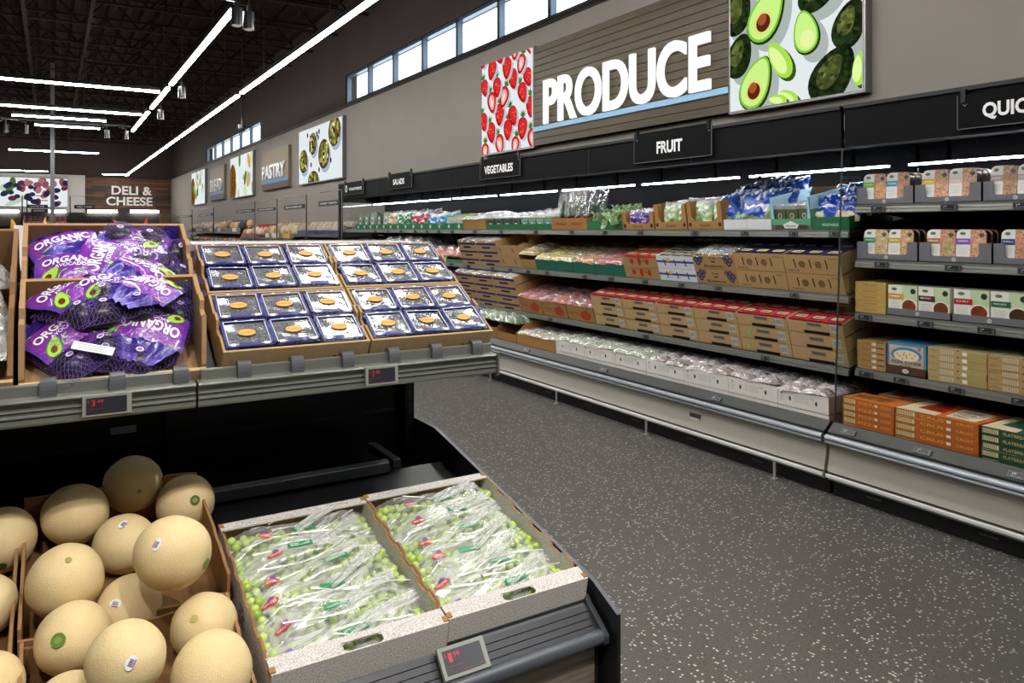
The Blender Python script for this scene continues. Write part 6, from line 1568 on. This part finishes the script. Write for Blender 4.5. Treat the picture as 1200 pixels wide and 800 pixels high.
flat_stack(yd(1048.5), yd(1146.5), Z0, 5, .0385, .34, OR_, fr_pizza('#000', '#e8a83a', 'CRUST'), top_pizza('#a83a1c', '#d06a22'), 'wide orange pizza box beside the green pizza stack', 'pizza_box', X=XP)
flat_stack(yd(1149.5), yd(1235), Z0, 5, .0385, .34, '#1f4a34', fr_pizza('#000', '#c8a860', 'FLATBREAD'), top_pizza('#2f6a5a', '#2a5a44'), 'dark green flatbread box at the right edge', 'pizza_box', X=XP)
# price tags on the case rails
def tag_row(z, pxs, X, shelfname, w=.062, h=.034, prices=('2.49', '1.99', '3.29', '0.99', '4.49'), tilt=0, zo=-.042):
    m = MB('gloss'); m.box((-w / 2, -.008, 0), (w / 2, 0, h), '#55585a'); rect(m, -w * .44, h * .12, w * .36, h * .88, '#22252c', .0085); 
    m.text('2', -w * .27, h * .6, w * .06, h * .38, '#e4e4e8', off=.0092, **F0); m.text('49', -w * .15, h * .68, w * .12, h * .22, '#e4e4e8', off=.0092, **F0); rect(m, -w * .35, h * .25, w * .2, h * .29, '#9a9aa2', .0092)
    me = m.mesh('price_tag')
    n = len(pxs)
    for i, p in enumerate(pxs):
        put('price_tag', me, 'dark price tag, %s on the %s rail' % (nth(i, n), shelfname), 'price tag', (X, ydist(p, X), z + zo), (tilt, 0, RZ), 'small price tags on the case rails')
tag_row(Z1, (440, 455, 470, 486, 500, 514, 530, 556, 587, 628, 670, 709, 750, 814, 873, 930, 977), XS - .010, 'top produce shelf')
tag_row(Z2, (508, 529, 549, 577, 598, 619, 641, 685, 716, 756, 799, 842, 931), XS - .010, 'second produce shelf')
tag_row(Z3, (645, 757, 897), XS - .010, 'third produce shelf')
tag_row(ZA, (1029, 1112, 1198), XS - .010, 'top meal shelf', w=.085)
tag_row(ZBm, (1033, 1117, 1204), XS - .010, 'second meal shelf', w=.085)
tag_row(ZC, (1014, 1084, 1156), XS - .010, 'third meal shelf', w=.085)
tag_row(ZD_, (1015, 1056, 1121, 1196), XS - .010, 'fourth meal shelf', w=.085)
tag_row(.392, (616, 706, 838, 993, 1080, 1192), XD - .045, 'bottom deck', w=.09, tilt=R(-42), zo=.0)
# ------------------------------------------------------------------ bread displays farther along the wall
XR_ = 4.25
def rack(pl, pr, label, z1=1.50, z2=1.18, wood_='#8a5c34'):
    y1, y0 = ydist(pl, XR_), ydist(pr, XR_)
    r_ = thing('bread_rack', label, 'display rack', group='bread racks along the wall')
    m = MB('matte'); m.box((XR_ + .05, y0, 0), (XR_ + .75, y1, .9), wood_); m.box((XR_ + .6, y0, .9), (XR_ + .72, y1, 1.62), '#2a2422'); m.obj('base_cabinet', r_)
    for z in (z1, z2):
        m = MB('metal'); m.box((XR_ + .02, y0 + .01, z - .05), (XR_ + .6, y1 - .01, z - .02), '#44464a'); m.box((XR_, y0 + .01, z - .055), (XR_ + .02, y1 - .01, z), '#5c5e62'); m.obj('shelf', r_)
    return y0, y1, z1, z2
def m_loaf(c1, c2, w, d, h):
    def f():
        m = MB('mottle'); m.ball((0, d / 2, h * .42), (w / 2, d / 2, h * .5), c1, nu=12, nv=8, fn=lambda q: 1 + .12 * noise.noise(q * 3))
        m.box((-w * .49, -.002, h * .0), (w * .49, .004, h * .34), c2, 'gloss'); m.ball((0, d / 2 - .01, h * .5), (w * .2, d * .3, h * .42), '#e8e0dc', 'gloss', 8, 6)
        return m
    return f
def breads(pl, pr, z, n, cols, where, rows=2, h=.13, seed=0, cat='bread', nm='bread_loaf'):
    y1, y0 = ydist(pl, XR_), ydist(pr, XR_); rnd = random.Random(seed); w = (y1 - y0) / n
    for j in range(rows):
        for i in range(n):
            k = rnd.randrange(len(cols)); c1, c2 = cols[k]
            me = mesh_of('%s|%s%s%.3f%.2f' % (nm, c1, c2, w, h), m_loaf(c1, c2, w * .96, .2, h))
            put(nm, me, 'wrapped bread %s, %s row, %s' % (where, ['front', 'back', 'third'][j], nth(i, n)), cat, (XR_ + .04 + j * .22, y1 - w * (i + .5), z + j * .06), (.15 if False else 0, rnd.uniform(-.05, .05), RZ), 'wrapped breads on the wall racks')
rack(216, 281, 'farthest bread rack with brown and yellow packages', 1.52, 1.16)
breads(221, 252, 1.52, 8, [('#b09a80', '#3a2a20'), ('#8a7a60', '#c8b8a0')], 'at left of the farthest rack', seed=1, h=.28)
breads(253, 280, 1.52, 6, [('#c8a070', '#e0d8cc'), ('#c89040', '#3a4a4a'), ('#30302c', '#505048')], 'at right of the farthest rack', seed=2, h=.3)
breads(218, 280, 1.16, 14, [('#c07a50', '#d8c8b0'), ('#d0a080', '#a06040'), ('#b0a080', '#507050')], 'on the lower shelf of the farthest rack', seed=3, h=.22)
rack(281, 342, 'middle bread rack with the long red tray', 1.40, 1.16)
breads(281, 303, 1.40, 5, [('#c08a68', '#a04030'), ('#d8c0a8', '#702820')], 'left of the red tray', seed=4, h=.22)
breads(309, 342, 1.40, 8, [('#c8b080', '#d8a030'), ('#d8c8a8', '#806030'), ('#b09060', '#e8e0d0')], 'in front of the red tray', seed=5, h=.3)
breads(281, 342, 1.10, 10, [('#b09060', '#3a3230'), ('#c09868', '#302c2a')], 'on the lower shelf of the middle rack', seed=6, h=.18)
m = MB('matte'); wallbox(m, 3.6, .3, .28, .02, '#b82a22'); put('red_tray', m.mesh('red_tray'), 'long red cardboard tray on the middle bread rack', 'tray', (XR_ + .33, (ydist(291, XR_) + ydist(324, XR_)) / 2, 1.43))
rack(342, 397, 'nearest bread rack with navy blue packages', 1.50, 1.16, '#a8703c')
breads(346, 396, 1.50, 9, [('#c8b8a8', '#27286a'), ('#b8a890', '#2c2f70'), ('#d0c0b0', '#3a3a52')], 'with navy band on the nearest rack', seed=7, h=.2)
breads(346, 396, 1.13, 9, [('#c88a60', '#c8a080'), ('#a86a48', '#e0c8a8'), ('#d09070', '#803020')], 'on the lower shelf of the nearest rack', seed=8, h=.14)
rack(397, 452, 'bread rack partly hidden by the end of the produce case', 1.50, 1.16, '#a8703c') if False else None
# hanging aisle signs on posts
def post_sign(pl, pr, yt, yb, txt, label, X=3.95, base_z=0, post=None):
    y1, y0 = ydist(pl, X), ydist(pr, X); w = y1 - y0; D = X * SY + (y0 + y1) / 2 * CY
    zt, zb = 1.6 + (268 - yt) / FPX * D, 1.6 + (268 - yb) / FPX * D; h = zt - zb
    r_ = thing('category_sign', label, 'sign', (X, y1, 0), (0, 0, RZ), 'black category signs on posts')
    m = MB('gloss'); m.tube([(w + .06, .02, 0), (w + .06, .02, zt + .16), (0, .02, zt + .16)], .014, '#161618', n=6); m.obj('post', r_)
    m = MB('matte'); m.box((0, -.01, zb), (w, .01, zt), '#141416'); m.text(txt, w / 2, zb + h / 2, w * .8, h * .4, '#c8c8cc', (0, -.011, 0), (1, 0, 0), (0, 0, 1), bold=.03); m.obj('sign_plate', r_)
post_sign(374, 398, 235, 241, 'SWEET TREATS', 'SWEET TREATS sign beside the black canopy end')
post_sign(333.5, 356.5, 240, 245, 'BAGELS', 'BAGELS sign on a black post in front of the beige wall')
post_sign(302, 322.5, 243.5, 247, 'MUFFINS & DONUTS', 'MUFFINS & DONUTS sign on a black post')
post_sign(277.5, 297, 245.5, 249, 'BUNS & ROLLS', 'BUNS & ROLLS sign on a black post')
post_sign(234, 249, 250.5, 253, 'BREAD', 'small BREAD sign on a black post far back')
post_sign(208, 224, 252.5, 254.5, 'TORTILLAS', 'smallest far category sign near the wall corner')
# ------------------------------------------------------------------ wine wall and low signs at the back
def back(px, Y):
    u = (px - 600) / FPX; return Y * (SY + u * CY) / (CY - u * SY)
def zz(py, px, Y):
    u = (px - 600) / FPX; D = Y / (CY - u * SY); return 1.6 + (268 - py) / FPX * D
Yw = 38.0
r_ = thing('wine_shelf', 'long dark wine shelf with glowing tubes on the back wall', 'shelf')
m = MB('matte'); x0, x1 = back(-40, Yw), back(187, Yw); m.box((x0, Yw, 0), (x1, Yw + .8, zz(249, 100, Yw)), '#17130f'); m.obj('shelf_body', r_)
for a, b_ in ((-20, 22), (57, 77), (103, 137), (152.5, 185.5)):
    m = MB('strip_glow'); z = zz(249, (a + b_) / 2, Yw); m.box((back(a, Yw), Yw - .12, z), (back(b_, Yw), Yw - .04, z + .1), '#ffffff'); m.obj('light_tube', r_)
for z_ in (1.3, 1.72):
    m = MB('matte'); m.box((x0, Yw - .35, z_ - .04), (x1, Yw, z_), '#33261c'); m.obj('shelf_board', r_)
m = MB('matte'); m.box((back(187, Yw), Yw - .1, 0), (back(200, Yw) , Yw + .7, zz(250.5, 190, Yw)), '#6a5644'); tag(m.obj('wood_cabinet'), 'brown wooden cabinet at the right end of the wine shelf', 'cabinet')
def bottle(c1, c2):
    def f():
        m = MB('gloss'); pr = [(0, .055), (.24, .055), (.31, .02), (.42, .018), (.42, 0)]
        m.tube([(0, 0, z) for z, r in pr[:-1]], [r for z, r in pr[:-1]], c1, n=8); m.tube([(0, 0, .06), (0, 0, .19)], .057, c2, n=8, cap=False); return m
    return f
for i in range(26):
    px_ = 29 + i * 1.9; put('wine_bottle', mesh_of('wine_bottle|%d' % (i % 3), bottle(['#8a4a48', '#a86a60', '#6a3034'][i % 3], ['#d8c8c0', '#b09090', '#e0d8d8'][i % 3])), 'pinkish wine bottle in the left hand row on the back shelf', 'bottle', (back(px_, Yw - .2), Yw - .2, 1.72), (0, 0, 0), 'rose wine bottles')
for i in range(26):
    px_ = 79.5 + i * 2.05; put('wine_bottle', mesh_of('wine_bottle|d%d' % (i % 2), bottle(['#101210', '#1a1412'][i % 2], ['#50504c', '#3a2c2a'][i % 2])), 'dark wine bottle in the right hand row on the back shelf', 'bottle', (back(px_, Yw - .2), Yw - .2, 1.72), (0, 0, 0), 'dark wine bottles')
def low_sign(pl, pr, yt, yb, Y, txt, label):
    x0, x1 = back(pl, Y), back(pr, Y); z1, z0 = zz(yt, pl, Y), zz(yb, pl, Y); w = x1 - x0
    r_ = thing('category_sign', label, 'sign', (x0, Y, 0), group='low black signs by the back wall')
    m = MB('gloss'); m.tube([(-.12, .02, 0), (-.12, .02, z1 + .3), (w, .02, z1 + .3)], .02, '#1a1a1c', n=6); m.obj('post', r_)
    m = MB('matte'); m.box((0, -.01, z0), (w, .01, z1), '#1b1b1d'); m.text(txt, w / 2, (z0 + z1) / 2, w * .7, (z1 - z0) * .4, '#b8b8bc', (0, -.011, 0), (1, 0, 0), (0, 0, 1), bold=.03); m.obj('sign_plate', r_)
low_sign(31, 56, 239.5, 243.5, 30, 'WINE', 'upper black sign left of the grey column')
low_sign(36.5, 56, 244.8, 248.8, 30.5, 'BEER', 'lower black sign left of the grey column')
low_sign(87, 111, 240, 244.5, 30, 'RED WINE', 'black RED WINE sign right of the grey column')
# crumpled bags that show above the display: pink one, yellow one
def spiky(c1, c2, seed):
    rnd = random.Random(seed); m = MB('foil')
    def f(u, v): return Vector(((u - .5) * .10, .01 * math.sin(u * 9 + v * 5), v * (.035 + .045 * abs(2 * u - 1) ** 2) + .006 * math.sin(u * 14)))
    m.grid(14, 6, f, lambda u, v: c1 if v > .35 else c2); return m
put('snack_bag', spiky('#c03a48', '#d8b8a0', 1).mesh('snack_bag'), 'red topped crinkled bag peeping over the avocado box', 'bag', (.225, 2.80, 1.553), (0, 0, 0))
put('snack_bag', spiky('#d8a040', '#e8c890', 2).mesh('snack_bag'), 'yellow crinkled bag top behind the avocado box', 'bag', (-.06, 2.80, 1.553), (0, 0, .3))
# counter behind the display that carries these bags (second side of the display)
m = MB('black_panel'); m.box((XL, 2.765, .02), (XR, 3.1, 1.553), '#17181b'); m.obj('rear_half', disp)
